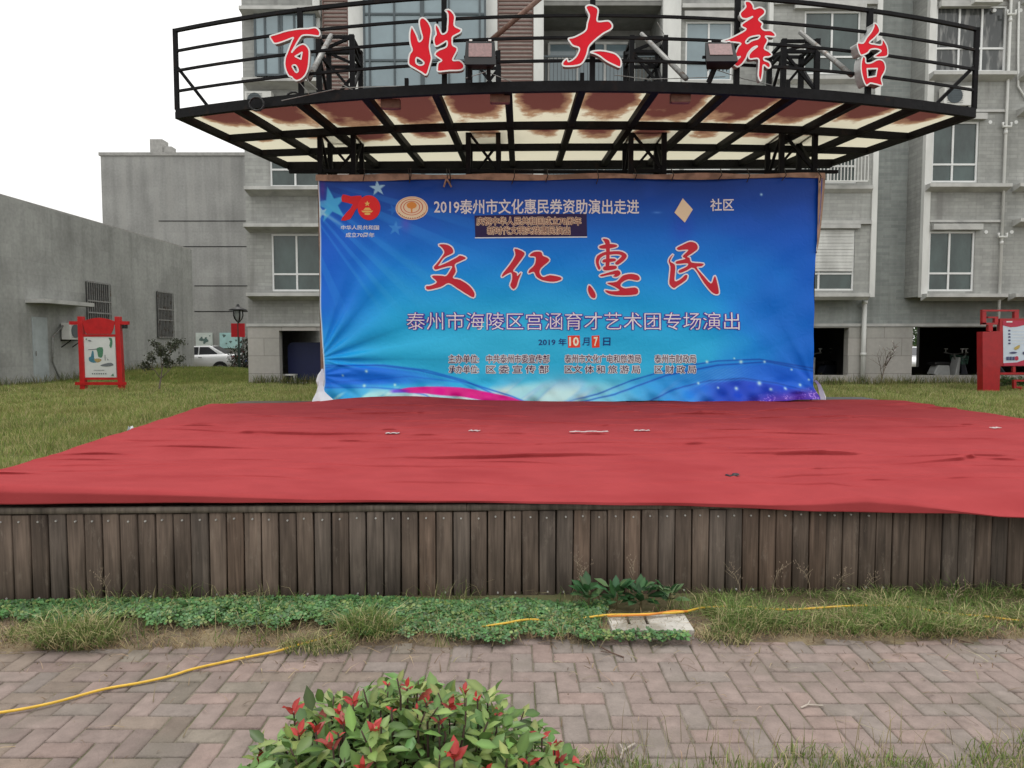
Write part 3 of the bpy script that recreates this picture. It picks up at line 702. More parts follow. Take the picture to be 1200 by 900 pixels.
WRINK = [(_r.uniform(-3.6, 6.2), _r.uniform(4.7, 11), _r.uniform(.12, .8), _r.uniform(.006, .021), _r.gauss(.02, .14)) for _ in range(95)]
CREASES = [(((250, 508), (420, 509), (520, 508.5), (640, 511)), .022, .05), (((230, 524), (330, 526), (430, 524)), .014, .06),
    (((380, 538), (560, 537), (700, 534), (830, 531), (1000, 534), (1020, 531)), .026, .055), (((820, 531), (870, 534), (1020, 531.5)), .02, .03),
    (((900, 555), (1000, 548), (1199, 533)), .018, .07), (((870, 561), (1000, 556), (1100, 552)), .012, .08), (((1050, 506), (1130, 506.5), (1199, 505)), .022, .04),
    (((800, 497), (850, 498), (900, 496)), .012, .04), (((600, 520), (700, 519), (860, 520)), .012, .05), (((870, 515), (940, 517), (1000, 515)), .014, .04), (((970, 560), (1100, 556), (1199, 560)), .010, .08), (((20, 556), (200, 549), (420, 551)), .012, .10), (((640, 510), (800, 506), (1000, 508)), .010, .03),
    (((640, 556), (720, 553), (800, 557)), .012, .04), (((120, 516), (400, 517), (640, 515), (900, 513), (1190, 515)), .012, .05), (((300, 492), (560, 494), (800, 491), (1080, 493)), .012, .05), (((30, 547), (300, 545), (560, 547), (800, 543)), .011, .06), (((420, 565), (620, 568), (830, 566), (1040, 569)), .010, .07), (((260, 500), (420, 501.5), (640, 500)), .010, .04)]
V = np.zeros((ncy, ncx, 3))
for j, v in enumerate(v_):
    # y runs from the front line to the back line
    yL = front(-3.5)+.0 + v*(10.95-front(-3.5)); yR = front(6.8) + v*(11.75-front(6.8))
    xl = float(side_x(Lb, yL, -3.42)); xr = float(side_x(Rb, yR, 7.0))
    xx = xl+(xr-xl)*u; yy = yL+(yR-yL)*u
    if v > .97: yy = yy + .0
    V[j, :, 0] = xx; V[j, :, 1] = yy
x, y = V[:, :, 0], V[:, :, 1]
h, sh = carpet_h(x, y, True)
fx = np.array([at(p, 580, 4.4)[0] for p in (-300, 0, 200, 370, 600, 800, 900, 1010, 1200, 1800)])
pxf = 600+x[0]*849/4.40
fold_py = np.interp(pxf, [-300, 0, 100, 200, 300, 370, 500, 600, 800, 900, 950, 1012, 1060, 1110, 1150, 1200, 1500], [560, 566, 570, 574, 578.5, 582, 584, 584.5, 586, 588, 585.5, 580, 586, 597, 603, 605, 612])
bot_py = np.interp(pxf, [-300, 0, 300, 400, 600, 800, 900, 950, 1012, 1110, 1150, 1200, 1500], [592, 591, 589, 588.5, 589.5, 593, 597, 599, 600, 602, 606, 608, 616])
fo = .02+.16*smst(1020, 1140, pxf); outw = np.interp(pxf, [0, 380, 800, 1012, 1150], [.05, .035, .035, .05, .03])
yfr = front(x[0]); tz = np.array([tanz(p) for p in fold_py]); bz = np.array([tanz(p) for p in bot_py])
fold_z = EYE+(yfr-fo)*tz; bot_z = EYE+(yfr-fo-outw)*bz; crown = fold_z-ZC
dist = y - yfr[None, :]
V[:, :, 1] -= sh*smst(.1, .3, dist); V[:, :, 1] -= fo[None, :]*np.exp(-(dist/.5)**2)
V[:, :, 2] = ZC + h*smst(-.01, .25, dist) + np.where(crown > 0, crown*np.exp(-(np.maximum(dist, 0)/.62)**1.6), crown*np.exp(-(dist/.10)**2))
# rolled back edge over the foot of the backdrop
bx_ = np.exp(-((x-(at(465, 470, 11)[0]))/1.3)**2)*smst(10.6, 11.2, y); V[:, :, 2] += .10*bx_
# the hole with a curled rim
hx = atZ(862, 560, ZC); dd = np.hypot(x-hx.x, (y-hx.y)*.6); V[:, :, 2] += .018*np.exp(-(dd/.09)**2)
top_rows = V
nd = 14; dr = np.zeros((nd, ncx, 3))
edge_z = V[0, :, 2]; drop = edge_z-bot_z; y = V[:, :, 1]
for k in range(nd):
    t = (nd-k)/nd      # t=1 lowest row first
    ang = t*1.35
    wob = .012*np.sin(x[0]*3.7)*t + .006*np.sin(x[0]*11+1)*t
    dr[k, :, 0] = x[0]; dr[k, :, 1] = y[0] - outw*np.minimum(1, t*2.6)**.6 - wob*.6
    dr[k, :, 2] = edge_z - drop*t**1.15
AV = np.concatenate([dr, V], 0); ny_ = AV.shape[0]
idx = np.arange(ny_*ncx).reshape(ny_, ncx); q = np.stack([idx[:-1, :-1], idx[:-1, 1:], idx[1:, 1:], idx[1:, :-1]], -1).reshape(-1, 4)
# cut the small hole out
cx_ = AV.reshape(-1, 3)[q].mean(1); keep = (np.hypot(cx_[:, 0]-hx.x, (cx_[:, 1]-hx.y)*.55) > .028+.008*np.sin(7*np.arctan2(cx_[:, 1]-hx.y, cx_[:, 0]-hx.x)))
q = q[keep]
M['carpet'] = mat('faded_red_carpet', (.345,.052,.056), .95, .07, 3.5, (1,1.4,1), bump=.35, bscale=260, spec=.04, second=(.30,.040,.044), sec_scale=1.4, sec_at=(.48,.75))
cp = np_mesh('red_carpet', AV.reshape(-1, 3), q.ravel(), [4]*len(q), M['carpet'], smooth=True)
tag(cp, 'faded red carpet creased over the stage and hanging over its front edge', 'carpet')
sm = cp.modifiers.new('thickness', 'SOLIDIFY'); sm.thickness = .006; sm.offset = -1
M['tape'] = mat('dirty_tape', (.52,.47,.46), .6, .25, 30)
def scrap(name, label, cat, px, py, w, d, rz, m_, z=ZC, group=None):
    p = atZ(px, py, z); t = MB(); n = 7
    for i in range(n):
        a, b_ = -w/2+w*i/n, -w/2+w*(i+1)/n; za, zb = .008+.002*math.sin(i*1.9), .008+.002*math.sin((i+1)*1.9)
        i0 = len(t.v); t.v += [(a, -d/2*(1+.3*math.sin(i*2)), za), (b_, -d/2*(1+.3*math.sin((i+1)*2)), zb), (b_, d/2*(1+.3*math.sin(i*3+1)), zb+.001), (a, d/2*(1+.3*math.sin(i*3-2)), za+.001)]; t.f.append((i0, i0+1, i0+2, i0+3)); t.mi.append(0)
    hh = float(carpet_h(np.array([[p.x]]), np.array([[p.y]]))[0, 0]) if z == ZC else 0
    o = t.build(name, m_); o.location = (p.x, p.y, z+hh+.004); o.rotation_euler = (0, 0, rz)
    md = o.modifiers.new('t', 'SOLIDIFY'); md.thickness = .003
    return tag(o, label, cat, group)
TG = 'scraps of white tape on the carpet'
scrap('tape_scrap', 'small white tape scrap nearest the left edge of the red carpet', 'tape', 460, 509, .14, .05, .05, M['tape'], group=TG)
scrap('tape_scrap', 'short white tape scrap below the pink ribbon of the banner', 'tape', 556, 506, .12, .06, -.2, M['tape'], group=TG)
scrap('tape_scrap', 'long torn white tape strip in the middle of the red carpet', 'tape', 690, 507.5, .40, .05, .02, M['tape'], group=TG)
scrap('tape_scrap', 'narrow white tape strip just beside the long torn one', 'tape', 752, 506.5, .16, .05, .0, M['tape'], group=TG)
scrap('tape_scrap', 'white tape scrap farthest right on the red carpet', 'tape', 1166, 504.5, .10, .06, .3, M['tape'], group=TG)
m = MB(); m.lathe([(.0, .03), (.022, .028), (.03, .012), (.034, 0), (.03, -.03)], (hx.x, hx.y, ZC+.002), 12); m.tube([(hx.x, hx.y-.02, ZC+.015), (hx.x-.05, hx.y-.04, ZC+.02), (hx.x-.06, hx.y+.02, ZC+.016)], .008, 6)
o = m.build('cable_plug', M['black'], smooth=True); tag(o, 'small black cable plug poking through the hole in the carpet', 'plug')
p = atZ(153, 508, .12); m = MB()
for k in range(5):
    a = k*1.3; m.face([(p.x+.05*math.cos(a), p.y+.05*math.sin(a), p.z+.02+.03*math.sin(k*2)), (p.x+.06*math.cos(a+1.2), p.y+.06*math.sin(a+1.2), p.z+.04), (p.x+.03*math.cos(a+2.2), p.y+.05*math.sin(a+2.2), p.z+.12), (p.x, p.y, p.z+.09)])
o = m.build('paper_scrap', M['white_cloth'], recalc=False); tag(o, 'crumpled white paper lying in the grass by the carpet edge', 'paper')
# grey mat behind the right back corner
p0, p1 = atZ(940, 470.5, .60), atZ(1032, 468, .60); m = MB(); m.box(p0.x, p1.x, p1.y-.3, p1.y+.6, .576, .592)
o = m.build('grey_mat', mat('grey_mat', (.10,.11,.115), .8, .2, 8)); tag(o, 'thin grey mat on the stage beside the banner foot', 'mat')

# ------------------------------------------------------------------ banner
YBN = 11.5
def bh(px, py):
    """how far the cloth stands toward the stage (metres), by place on the banner"""
    px = np.asarray(px, float); py = np.asarray(py, float)
    h = .022*np.sin(px/83+py/140) + .016*np.sin(px/41-py/67+1) + .008*np.sin(px/17+py/29+2*np.sin(px/70)) + .007*np.sin(px/23-py/13+2*np.sin(py/40)) + .004*np.abs(np.sin(px/31+py/19+1.5*np.sin(py/33)))
    for (cx, cy, sgn, A, R, lo, hi, f) in ((374, 421, 1, .040, 150, -.25, 1.25, 15), (374, 440, 1, .02, 90, -.5, .5, 13), (958, 460, -1, .018, 110, -.1, 1.2, 12)):
        th = np.arctan2(cy-py, sgn*(px-cx)); r = np.hypot(px-cx, py-cy)
        win = smst(lo-.15, lo+.1, th)*(1-smst(hi-.15, hi+.15, th))
        rg = np.sin(th*f+.8*np.sin(th*5.3)); rg = np.sign(rg)*np.abs(rg)**.8
        h = h + A*win*np.exp(-r/R)*smst(0, 35, r)*rg
    b = smst(436, 468, py)
    h = h + b*(.035*np.sin(px*.105+py*.16+1.5*np.sin(px*.021)) + .02*np.sin(px*.22-py*.2)) + .10*smst(446, 472, py)
    h = h + .006*np.sin((px+py*.7)/9)*smst(560, 700, px)*(1-smst(720, 860, px))*smst(430, 460, py) + .004*np.sin((px*.4+py)/7.3+np.sin(px/50)*2)
    return h
def bp(px, py, d=0.0):
    px = np.asarray(px, float); py = np.asarray(py, float); v = 450-py
    den = 850*CP+v*SP; X = (px-600)*YBN/den; Z = EYE + YBN*(-850*SP+v*CP)/den
    return np.stack([X, YBN - bh(px, py) - d, Z], -1)
def inv_b(X, Z):
    t = (Z-EYE)/YBN; v = (t*850*CP+850*SP)/(CP-t*SP); return 600+X*(850*CP+v*SP)/YBN, 450-v
def srgb_lin(c):
    c = np.clip(c/255, 0, 1); return np.where(c < .04045, c/12.92, ((c+.055)/1.055)**2.4)
nbx, nby = 600, 280
U, Vv = np.meshgrid(np.linspace(0, 1, nbx), np.linspace(0, 1, nby))
lx = 373 + 6*Vv + 2*np.sin(Vv*9)*Vv - 3*smst(.9, 1, Vv); rx = 963 - 10*smst(0, .5, Vv) + 0*Vv + 6*smst(.93, 1, Vv)
PX = lx + (rx-lx)*U; PY = (210.5-2.5*U+1.2*np.sin(U*17)) + Vv*(262.5-U*2.0)
def vnoise(x, y, seed=0):
    r = np.random.default_rng(seed); t = r.random((64, 64)); xi = np.floor(x).astype(int); yi = np.floor(y).astype(int); fx_ = x-xi; fy_ = y-yi
    fx_ = fx_*fx_*(3-2*fx_); fy_ = fy_*fy_*(3-2*fy_); g_ = lambda a, b: t[a % 64, b % 64]
    return (g_(xi, yi)*(1-fx_)+g_(xi+1, yi)*fx_)*(1-fy_) + (g_(xi, yi+1)*(1-fx_)+g_(xi+1, yi+1)*fx_)*fy_
def mixc(c, col, a): return c + (np.array(col, float)-c)*np.clip(a, 0, 1)[..., None]
def bcol(px, py):
    v = (py-210)/260; u = (px-372)/586
    st = np.array([0, .10, .25, .42, .6, .8, 1.0]); cs = np.array([(6,44,118), (6,60,150), (4,92,188), (4,118,206), (16,138,214), (32,152,220), (42,154,218)])
    c = np.stack([np.interp(v, st, cs[:, k]) for k in range(3)], -1)
    n = vnoise(px/55, py/45, 1)*.6+vnoise(px/23, py/19, 2)*.4
    c = mixc(c, (16, 74, 188), .75*smst(.17, .0, u)*smst(.05, .3, v)*(1-.6*smst(.55, .75, v)))      # deeper blue at the sides
    c = mixc(c, (8, 74, 178), .8*smst(.72, 1.0, u+.12*(n-.5)))
    c = mixc(c, (8, 34, 104), .5*smst(.7, 1, u)*smst(.3, .0, v))
    c = mixc(c, (52, 168, 224), .55*np.exp(-((u-.38)/.28)**2-((v-.72)/.22)**2))
    c = mixc(c, (40, 80, 190), .25*smst(.5, .8, n)*smst(.5, .1, v))
    # slanting beams from the upper left
    ang = np.arctan2(py-200, px-330); c = mixc(c, (70, 150, 225), .28*smst(.62, .8, vnoise(ang*22, 0*px+3, 5))*smst(.45, .1, u)*smst(.0, .12, v)*smst(.7, .4, v))
    def star(c, cx, cy, R, col, a, rot=0.):
        dx, dy = px-cx, py-cy; r = np.hypot(dx, dy); t = np.arctan2(dx, -dy)+rot; k = 2*PI/5
        t = np.abs((t+k/2) % k - k/2); # radius of a five pointed star outline at angle t
        ro = R*math.sin(rad(18))/np.sin(rad(18)+ (PI-rad(18)-rad(36)*0 - PI) + t + rad(0)+1e-6) if False else R*.382*math.sin(rad(36)+rad(0))/np.maximum(np.sin(rad(36)-t+math.atan2(math.sin(rad(36))*.382, 1-.382*math.cos(rad(36)))) ,.05) if False else None
        # edge from the tip (R,0) to the inner corner (.382R at 36 deg)
        ax, ay = 1, 0; bx2, by2 = .382*math.cos(rad(36)), .382*math.sin(rad(36))
        nxx, nyy = (ay-by2), -(ax-bx2); dd_ = nxx*ax+nyy*ay
        x_, y_ = r/R*np.cos(t), r/R*np.sin(t); s_ = (nxx*x_+nyy*y_-dd_)/math.hypot(nxx, nyy)
        s0 = -dd_/math.hypot(nxx, nyy); inside = np.sign(s0)*s_
        return mixc(c, col, a*smst(-.02, .06, inside))
    c = star(c, 388, 240, 23, (70, 165, 215), .8, .2); c = star(c, 443, 221, 10.5, (150, 185, 210), .9, .1)
    c = star(c, 464, 268, 10, (62, 130, 205), .7, -.1); c = star(c, 377, 249, 8, (150, 190, 230), .8, .3); c = star(c, 461, 246, 8, (40, 110, 190), .5, .4)
    # light streak under the teal star
    dl = (py-(247+(px-374)*.62)); c = mixc(c, (120, 170, 235), .55*np.exp(-(dl/2.5)**2)*smst(372, 380, px)*smst(425, 390, px))
    c = mixc(c, (96, 60, 170), .45*np.exp(-((px-476)/6)**2-((py-262)/10)**2)); c = mixc(c, (120, 30, 120), .45*np.exp(-((px-378)/4)**2-((py-222)/14)**2))
    c = mixc(c, (40, 50, 170), .4*np.exp(-((px-800)/14)**2-((py-266)/18)**2)*(.6+n))
    c = mixc(c, (120, 150, 220), .5*np.exp(-((px-770)/5)**2-((py-249)/1.2)**2))
    # wave field at the foot
    f = lambda xs, ys_: np.interp(px, xs, ys_)
    pale = smst(448, 459, py+6*np.sin(px/47)) ; c = mixc(c, (196, 204, 228), .75*pale*smst(400, 470, px)*smst(790, 640, px))
    c = mixc(c, (110, 178, 222), .55*smst(425, 455, py)*smst(560, 660, px)*smst(800, 700, px)*(.5+n))
    dg_ = vnoise((px+py*1.3)/11, (px-py)/70, 8); c = mixc(c, (120, 160, 210), .6*smst(.5, .75, dg_)*smst(432, 456, py)*smst(560, 620, px)*smst(880, 720, px))
    c = mixc(c, (225, 228, 240), .45*smst(.62, .85, dg_)*smst(445, 462, py)*smst(400, 480, px)*smst(860, 720, px))
    y1 = f([372, 400, 440, 490, 520, 560, 600, 625], [432, 429, 428, 434, 441, 452, 464, 474])
    y2 = f([372, 450, 500, 560], [455, 453, 452, 474])
    band = smst(0, 3, py-y1)*smst(2, -6, py-y2); c = mixc(c, (22, 88, 200), .8*band*smst(560, 440, px))
    for yy, a in ((y1, .75), (f([372, 420, 480, 540, 590], [449, 446, 441, 448, 472]), .4), (f([450, 500, 545, 580, 600], [428, 434, 446, 462, 474]), .7), (f([440, 470, 500, 520], [454, 456, 463, 474]), .6)):
        c = mixc(c, (16, 74, 170), a*np.exp(-((py-yy)/1.0)**2))
    c = mixc(c, (58, 150, 222), .7*smst(452, 460, py)*smst(470, 400, px)*smst(.35, .7, dg_)); c = mixc(c, (214, 228, 242), .6*smst(456, 462, py)*smst(470, 420, px)*smst(.55, .3, dg_))
    yp = f([470, 500, 540, 570, 600, 618], [457, 457, 459, 464, 470, 476]); wd = f([466, 480, 530, 570, 618], [.5, 3, 5, 5, 4.5])
    c = mixc(c, (196, 22, 124), smst(1.0, -.6, np.abs(py-yp)-wd)*smst(463, 474, px)*smst(624, 610, px)); c = mixc(c, (96, 50, 190), .8*smst(1, -.5, np.abs(py-458)-1.6)*smst(455, 464, px)*smst(486, 470, px))
    ya = f([655, 700, 740, 790, 840, 890, 962], [472, 462, 446, 431, 423, 421, 433]); yb2 = f([672, 720, 780, 840, 900, 962], [473, 462, 440, 428, 424, 437]); yc2 = f([750, 790, 830, 870, 910, 962], [474, 456, 446, 443, 449, 462])
    c = mixc(c, (26, 104, 206), .55*smst(0, 4, py-ya)*smst(690, 800, px)); c = mixc(c, (24, 72, 190), .5*smst(0, 4, py-yb2)*smst(800, 900, px))
    c = mixc(c, (26, 52, 172), .8*smst(0, 4, py-yc2)*smst(770, 860, px)); c = mixc(c, (60, 140, 215), .6*smst(0, 3, py-yc2)*smst(850, 780, px)*smst(740, 770, px)*(.4+dg_))
    for yy in (ya, yb2, yc2): c = mixc(c, (14, 58, 150), .8*np.exp(-((py-yy)/.9)**2)*smst(650, 700, px))
    fine = .5+.5*np.sin((px+py*1.9)*1.1); c = mixc(c, (150, 190, 235), .25*fine*smst(0, 6, py-yb2)*smst(8, 0, py-yc2)*smst(760, 840, px)*smst(900, 850, px))
    pw = smst(452, 466, py-(px-930)*-.13)*smst(858, 905, px); sp = rng.random(px.shape)
    c = mixc(c, (88, 40, 150), .8*pw); c = mixc(c, (190, 150, 230), (sp > .80)*.75*pw*smst(.3, .6, vnoise(px/9, py/3.5, 9)))
    for (sx, sy, r) in ((828, 424, 1.7), (860, 420, 1.0), (798, 437, 1.6), (868, 424, 2.0), (889, 449, 2.4), (862, 455, 2.0), (902, 456, 1.8), (937, 451, 1.7), (919, 455, 1.6), (818, 449, 1.4), (840, 454, 1.2), (927, 433, 1.2), (430, 435, 1.6), (427, 452, 1.7), (463, 451, 1.6), (402, 440, 1.2), (896, 424, 1.4), (948, 445, 1.2), (892, 228, 1.4)):
        c = mixc(c, (190, 220, 245), .85*np.exp(-((px-sx)**2+(py-sy)**2)/(r*r)))
    # pale margin of unprinted cloth at the sides
    c = mixc(c, (205, 212, 220), smst(1.6, .4, px-(lx if px.shape == lx.shape else px-9)))
    return np.clip(srgb_lin(c)*np.array((1.45, 1.55, 1.42)), 0, .85)
def vinyl(name, attr='Col', col=None):
    m = bpy.data.materials.new(name); m.use_nodes = True; t = m.node_tree; b = t.nodes['Principled BSDF']
    b.inputs['Roughness'].default_value = .36; b.inputs['Specular IOR Level'].default_value = .20
    if col: b.inputs['Base Color'].default_value = col
    else:
        a = t.nodes.new('ShaderNodeAttribute'); a.attribute_name = attr; t.links.new(a.outputs['Color'], b.inputs['Base Color'])
    g = t.nodes.new('ShaderNodeNewGeometry'); n = t.nodes.new('ShaderNodeTexNoise'); n.inputs['Scale'].default_value = 9; n.inputs['Detail'].default_value = 5; n.inputs['Distortion'].default_value = .8
    t.links.new(g.outputs['Position'], n.inputs['Vector']); bm_ = t.nodes.new('ShaderNodeBump'); bm_.inputs['Strength'].default_value = .22; bm_.inputs['Distance'].default_value = .03
    t.links.new(n.outputs['Fac'], bm_.inputs['Height']); t.links.new(bm_.outputs[0], b.inputs['Normal']); MATS[name] = m; return m
ban = wthing('stage_banner', 'big blue printed vinyl backdrop with four red brush characters above the stage back', 'banner', (.8, 11.5, .6))
BL = np.array(ban.location)
bvx = bp(PX, PY); idx = np.arange(nbx*nby).reshape(nby, nbx); q = np.stack([idx[:-1, :-1], idx[1:, :-1], idx[1:, 1:], idx[:-1, 1:]], -1).reshape(-1, 4)
M['vinyl'] = vinyl('printed_vinyl')
clo = np_mesh('cloth', bvx.reshape(-1, 3)-BL, q.ravel(), [4]*len(q), M['vinyl'], ban, bcol(PX, PY).reshape(-1, 3), smooth=True)
# prints that lie on the cloth: flat shapes given in photo pixels, cut fine and laid over the folds
INK = {}
def ink(name, r, g_, b_):
    if name not in INK: c_ = lin(r, g_, b_); INK[name] = vinyl('ink_'+name, col=tuple(min(.82, k*1.25) for k in c_[:3])+(1,))
    return INK[name]
def lay(name, polys, m_, d, parent=ban, cut=.10):
    """polys: list of (outline, holes) in banner pixels; d: metres proud of the cloth"""
    bm = bmesh.new()
    for ol, ho in polys:
        loops = [list(ol)] + [list(h_) for h_ in ho]; tri = tessellate_polygon([[Vector((p[0], p[1], 0)) for p in l] for l in loops])
        vs = [bm.verts.new((p[0], p[1], 0)) for l in loops for p in l]
        for t in tri:
            try: bm.faces.new([vs[k] for k in t])
            except ValueError: pass
    return drape(name, bm, m_, d, parent, cut)
def drape(name, bm, m_, d, parent, cut=.10):
    if not bm.verts: bm.free(); return None
    xs_ = [v.co.x for v in bm.verts]; ys_ = [v.co.y for v in bm.verts]; step = 4.0
    for ax, lo, hi in ((0, min(xs_), max(xs_)), (1, min(ys_), max(ys_))):
        c_ = math.floor(lo/step)*step+step
        while c_ < hi:
            co = [0, 0, 0]; no_ = [0, 0, 0]; co[ax] = c_; no_[ax] = 1
            bmesh.ops.bisect_plane(bm, geom=bm.verts[:]+bm.edges[:]+bm.faces[:], plane_co=co, plane_no=no_, dist=1e-4); c_ += step
    co = np.array([v.co[:] for v in bm.verts]); w_ = bp(co[:, 0], co[:, 1], d) - BL
    jit = co[:, 2]*1.0
    for v, p in zip(bm.verts, w_): v.co = (p[0], p[1], p[2])
    for f in bm.faces:
        f.normal_update()
        if f.normal.y > 0: f.normal_flip()
    me = bpy.data.meshes.new(name); bm.to_mesh(me); bm.free(); me.materials.append(m_)
    o = bpy.data.objects.new(name, me); link(o); o.parent = parent; return o
def text_bm(body, x0, y0, x1, y1, off=0.0, res=2, spacing=1.0):
    """one line of lettering fitted to a pixel box"""
    cu = bpy.data.curves.new('lettering', 'FONT'); cu.body = body; cu.size = 1; cu.resolution_u = res; cu.offset = off; cu.space_character = spacing
    ob = bpy.data.objects.new('lettering', cu); link(ob); dg = bpy.context.evaluated_depsgraph_get(); dg.update()
    me = bpy.data.meshes.new_from_object(ob.evaluated_get(dg)); bpy.data.objects.remove(ob); bpy.data.curves.remove(cu)
    bm = bmesh.new(); bm.from_mesh(me); bpy.data.meshes.remove(me)
    xs_ = [v.co.x for v in bm.verts]; ys_ = [v.co.y for v in bm.verts]; a, b_, c_, e = min(xs_), max(xs_), min(ys_), max(ys_)
    pad = off
    for v in bm.verts:
        v.co.x = x0+(v.co.x-a)/(b_-a)*(x1-x0); v.co.y = y1-(v.co.y-c_)/(e-c_)*(y1-y0); v.co.z = 0
    return bm
def text(name, body, box, m_, d=.008, off=.012, rim=None, rim_off=.05, rim_px=.7):
    if rim:
        for k in range(6):
            ex, ey = rim_px*math.cos(k*PI/3+.3), rim_px*math.sin(k*PI/3+.3)
            drape(name+'_outline', text_bm(body, box[0]+ex, box[1]+ey, box[2]+ex, box[3]+ey, .012), rim, d-.001-.0006*(k+1), ban)
    return drape(name, text_bm(body, *box, off), m_, d, ban)
def brush(name, polys, m_, rimm, d=.012, rimw=1.5, parent=ban, sub=3):
    sm_ = [(smooth_poly(o, sub), [smooth_poly(h_, sub) for h_ in hs]) for o, hs in polys]
    bm = bmesh.new(); k = 0
    for o, hs in sm_:
        for l in [o]+hs:
            for j in range(len(l)):
                a, b_ = Vector(l[j]), Vector(l[(j+1) % len(l)]); dd_ = b_-a
                if dd_.length < 1e-5: continue
                dd_.normalize(); p = Vector((-dd_.y, dd_.x))*rimw; e = dd_*rimw*.6; k += 1
                bm.faces.new([bm.verts.new((c_.x, c_.y, (k % 9)*.0003)) for c_ in (a-e+p, a-e-p, b_+e-p, b_+e+p)])
    # keep each band piece a hair apart in depth
    bmesh.ops.triangulate(bm, faces=bm.faces[:])
    co = [(v.co.copy()) for v in bm.verts]; pw = bp(np.array([c_.x for c_ in co]), np.array([c_.y for c_ in co]), d-.004)-BL
    for v, p, c_ in zip(bm.verts, pw, co): v.co = (p[0], p[1]-c_.z, p[2])
    me = bpy.data.meshes.new(name+'_outline'); bm.to_mesh(me); bm.free(); me.materials.append(rimm)
    o = bpy.data.objects.new(name+'_outline', me); link(o); o.parent = parent
    for i, (ol, hs) in enumerate(sm_): lay(name, [(ol, hs)], m_, d+i*.0006, parent)
def zoomed(ox, oy, sc_, pts): return [(ox+x_/sc_, oy+y_/sc_) for x_, y_ in pts]
A = lambda p: zoomed(490, 275, 6.667, p)
B = lambda p: zoomed(680, 270, 7.06, p)
crim, cwhite = ink('crimson', 176, 36, 52), ink('white', 222, 226, 232)
brush('brush_character', [(A([(165,80),(220,78),(262,100),(276,135),(260,152),(205,180),(172,225),(160,246),(210,228),(300,182),(330,165),(375,185),(335,208),(288,235),(296,290),(272,340),(330,355),(400,400),(440,455),(432,490),(380,465),(310,420),(240,380),(180,410),(80,432),(65,405),(100,400),(150,372),(108,325),(180,322),(222,325),(255,280),(265,248),(200,258),(140,275),(125,255),(150,225),(185,178),(206,140),(190,105)]), [])], crim, cwhite)
brush('brush_character', [(A([(755,110),(830,140),(815,180),(770,240),(742,282),(770,300),(775,322),(806,296),(785,350),(770,400),(745,425),(720,395),(735,345),(728,297),(690,310),(655,330),(665,300),(720,230),(760,160)]), []),
    (A([(870,165),(905,135),(960,135),(975,165),(1010,180),(1022,205),(960,260),(950,300),(978,330),(1030,315),(1110,330),(1117,350),(1060,367),(980,357),(928,330),(905,290),(865,300),(870,275),(910,235),(918,175)]), [])], crim, cwhite)
brush('brush_character', [(B(p), []) for p in (
    [(185,70),(230,75),(245,110),(242,200),(238,300),(208,310),(214,200),(207,110)], [(160,130),(230,112),(295,118),(302,135),(240,150),(168,150)],
    [(205,178),(140,212),(128,268),(150,325),(167,312),(152,270),(167,228),(218,195)], [(200,182),(320,172),(380,200),(372,238),(310,285),(288,268),(342,215),(300,198),(210,205)],
    [(195,240),(280,233),(287,255),(190,267)], [(195,300),(290,293),(292,320),(200,332)], [(165,370),(230,350),(310,330),(332,360),(300,385),(270,380),(285,365),(230,370),(175,382)],
    [(220,435),(300,425),(350,375),(420,360),(475,372),(492,400),(470,415),(400,405),(345,430),(332,460),(370,480),(450,472),(477,495),(460,530),(330,537),(240,525),(205,495),(260,503),(325,497),(282,465)],
    [(72,455),(100,480),(127,530),(120,560),(90,550),(65,500)])], crim, cwhite)
brush('brush_character', [(B([(800,145),(850,118),(910,93),(960,108),(972,150),(930,187),(885,217),(905,228),(922,265),(1017,275),(1002,297),(962,306),(1012,370),(1080,440),(1105,388),(1120,390),(1147,500),(1135,527),(1090,512),(1020,430),(942,312),(880,332),(825,352),(818,330),(880,300),(888,272),(800,277),(798,255),(870,235),(848,213),(896,162),(850,160),(813,162)]), []),
    (B([(768,200),(752,230),(745,258),(782,282),(787,330),(782,418),(830,403),(868,370),(887,375),(872,412),(800,462),(770,477),(738,440),(743,370),(748,300),(733,258),(743,225)]), [])], crim, cwhite)
pale = ink('pale_letter', 205, 205, 205)
text('lettering', '2019泰州市文化惠民券资助演出走进', (509, 233.5, 749, 251), pale, off=.014)
text('lettering', '社区', (833, 232.5, 860, 247), pale, off=.014)
text('lettering', '泰州市海陵区宫涵育才艺术团专场演出', (477, 366, 866, 386.5), ink('lilac_white', 220, 218, 240), d=.012, off=-.006, rim=ink('violet', 70, 54, 156), rim_px=.75)
navy = ink('navy', 22, 50, 116)
text('lettering', '2019 年', (631, 396.5, 664, 405), navy, off=.012); text('lettering', '月', (682.5, 395.5, 691, 405), navy); text('lettering', '日', (707, 395.5, 715.5, 405), navy)
lay('date_patch', [([(665.5,393.5),(679.5,393),(680,407),(666,407.5)], [])], ink('patch_red', 206, 62, 40), .006); lay('date_patch', [([(693.5,393.5),(702.5,393),(703,407),(694,407.5)], [])], ink('patch_red', 206, 62, 40), .006)
cream = ink('cream', 240, 222, 190)
text('date_numeral', '10', (667, 394.8, 678.5, 405.6), cream, d=.010, off=.03); text('date_numeral', '7', (696, 394.8, 700.8, 405.6), cream, d=.010, off=.03)
maroon, lw = ink('maroon', 60, 30, 70), ink('lettering_white', 206, 214, 232)
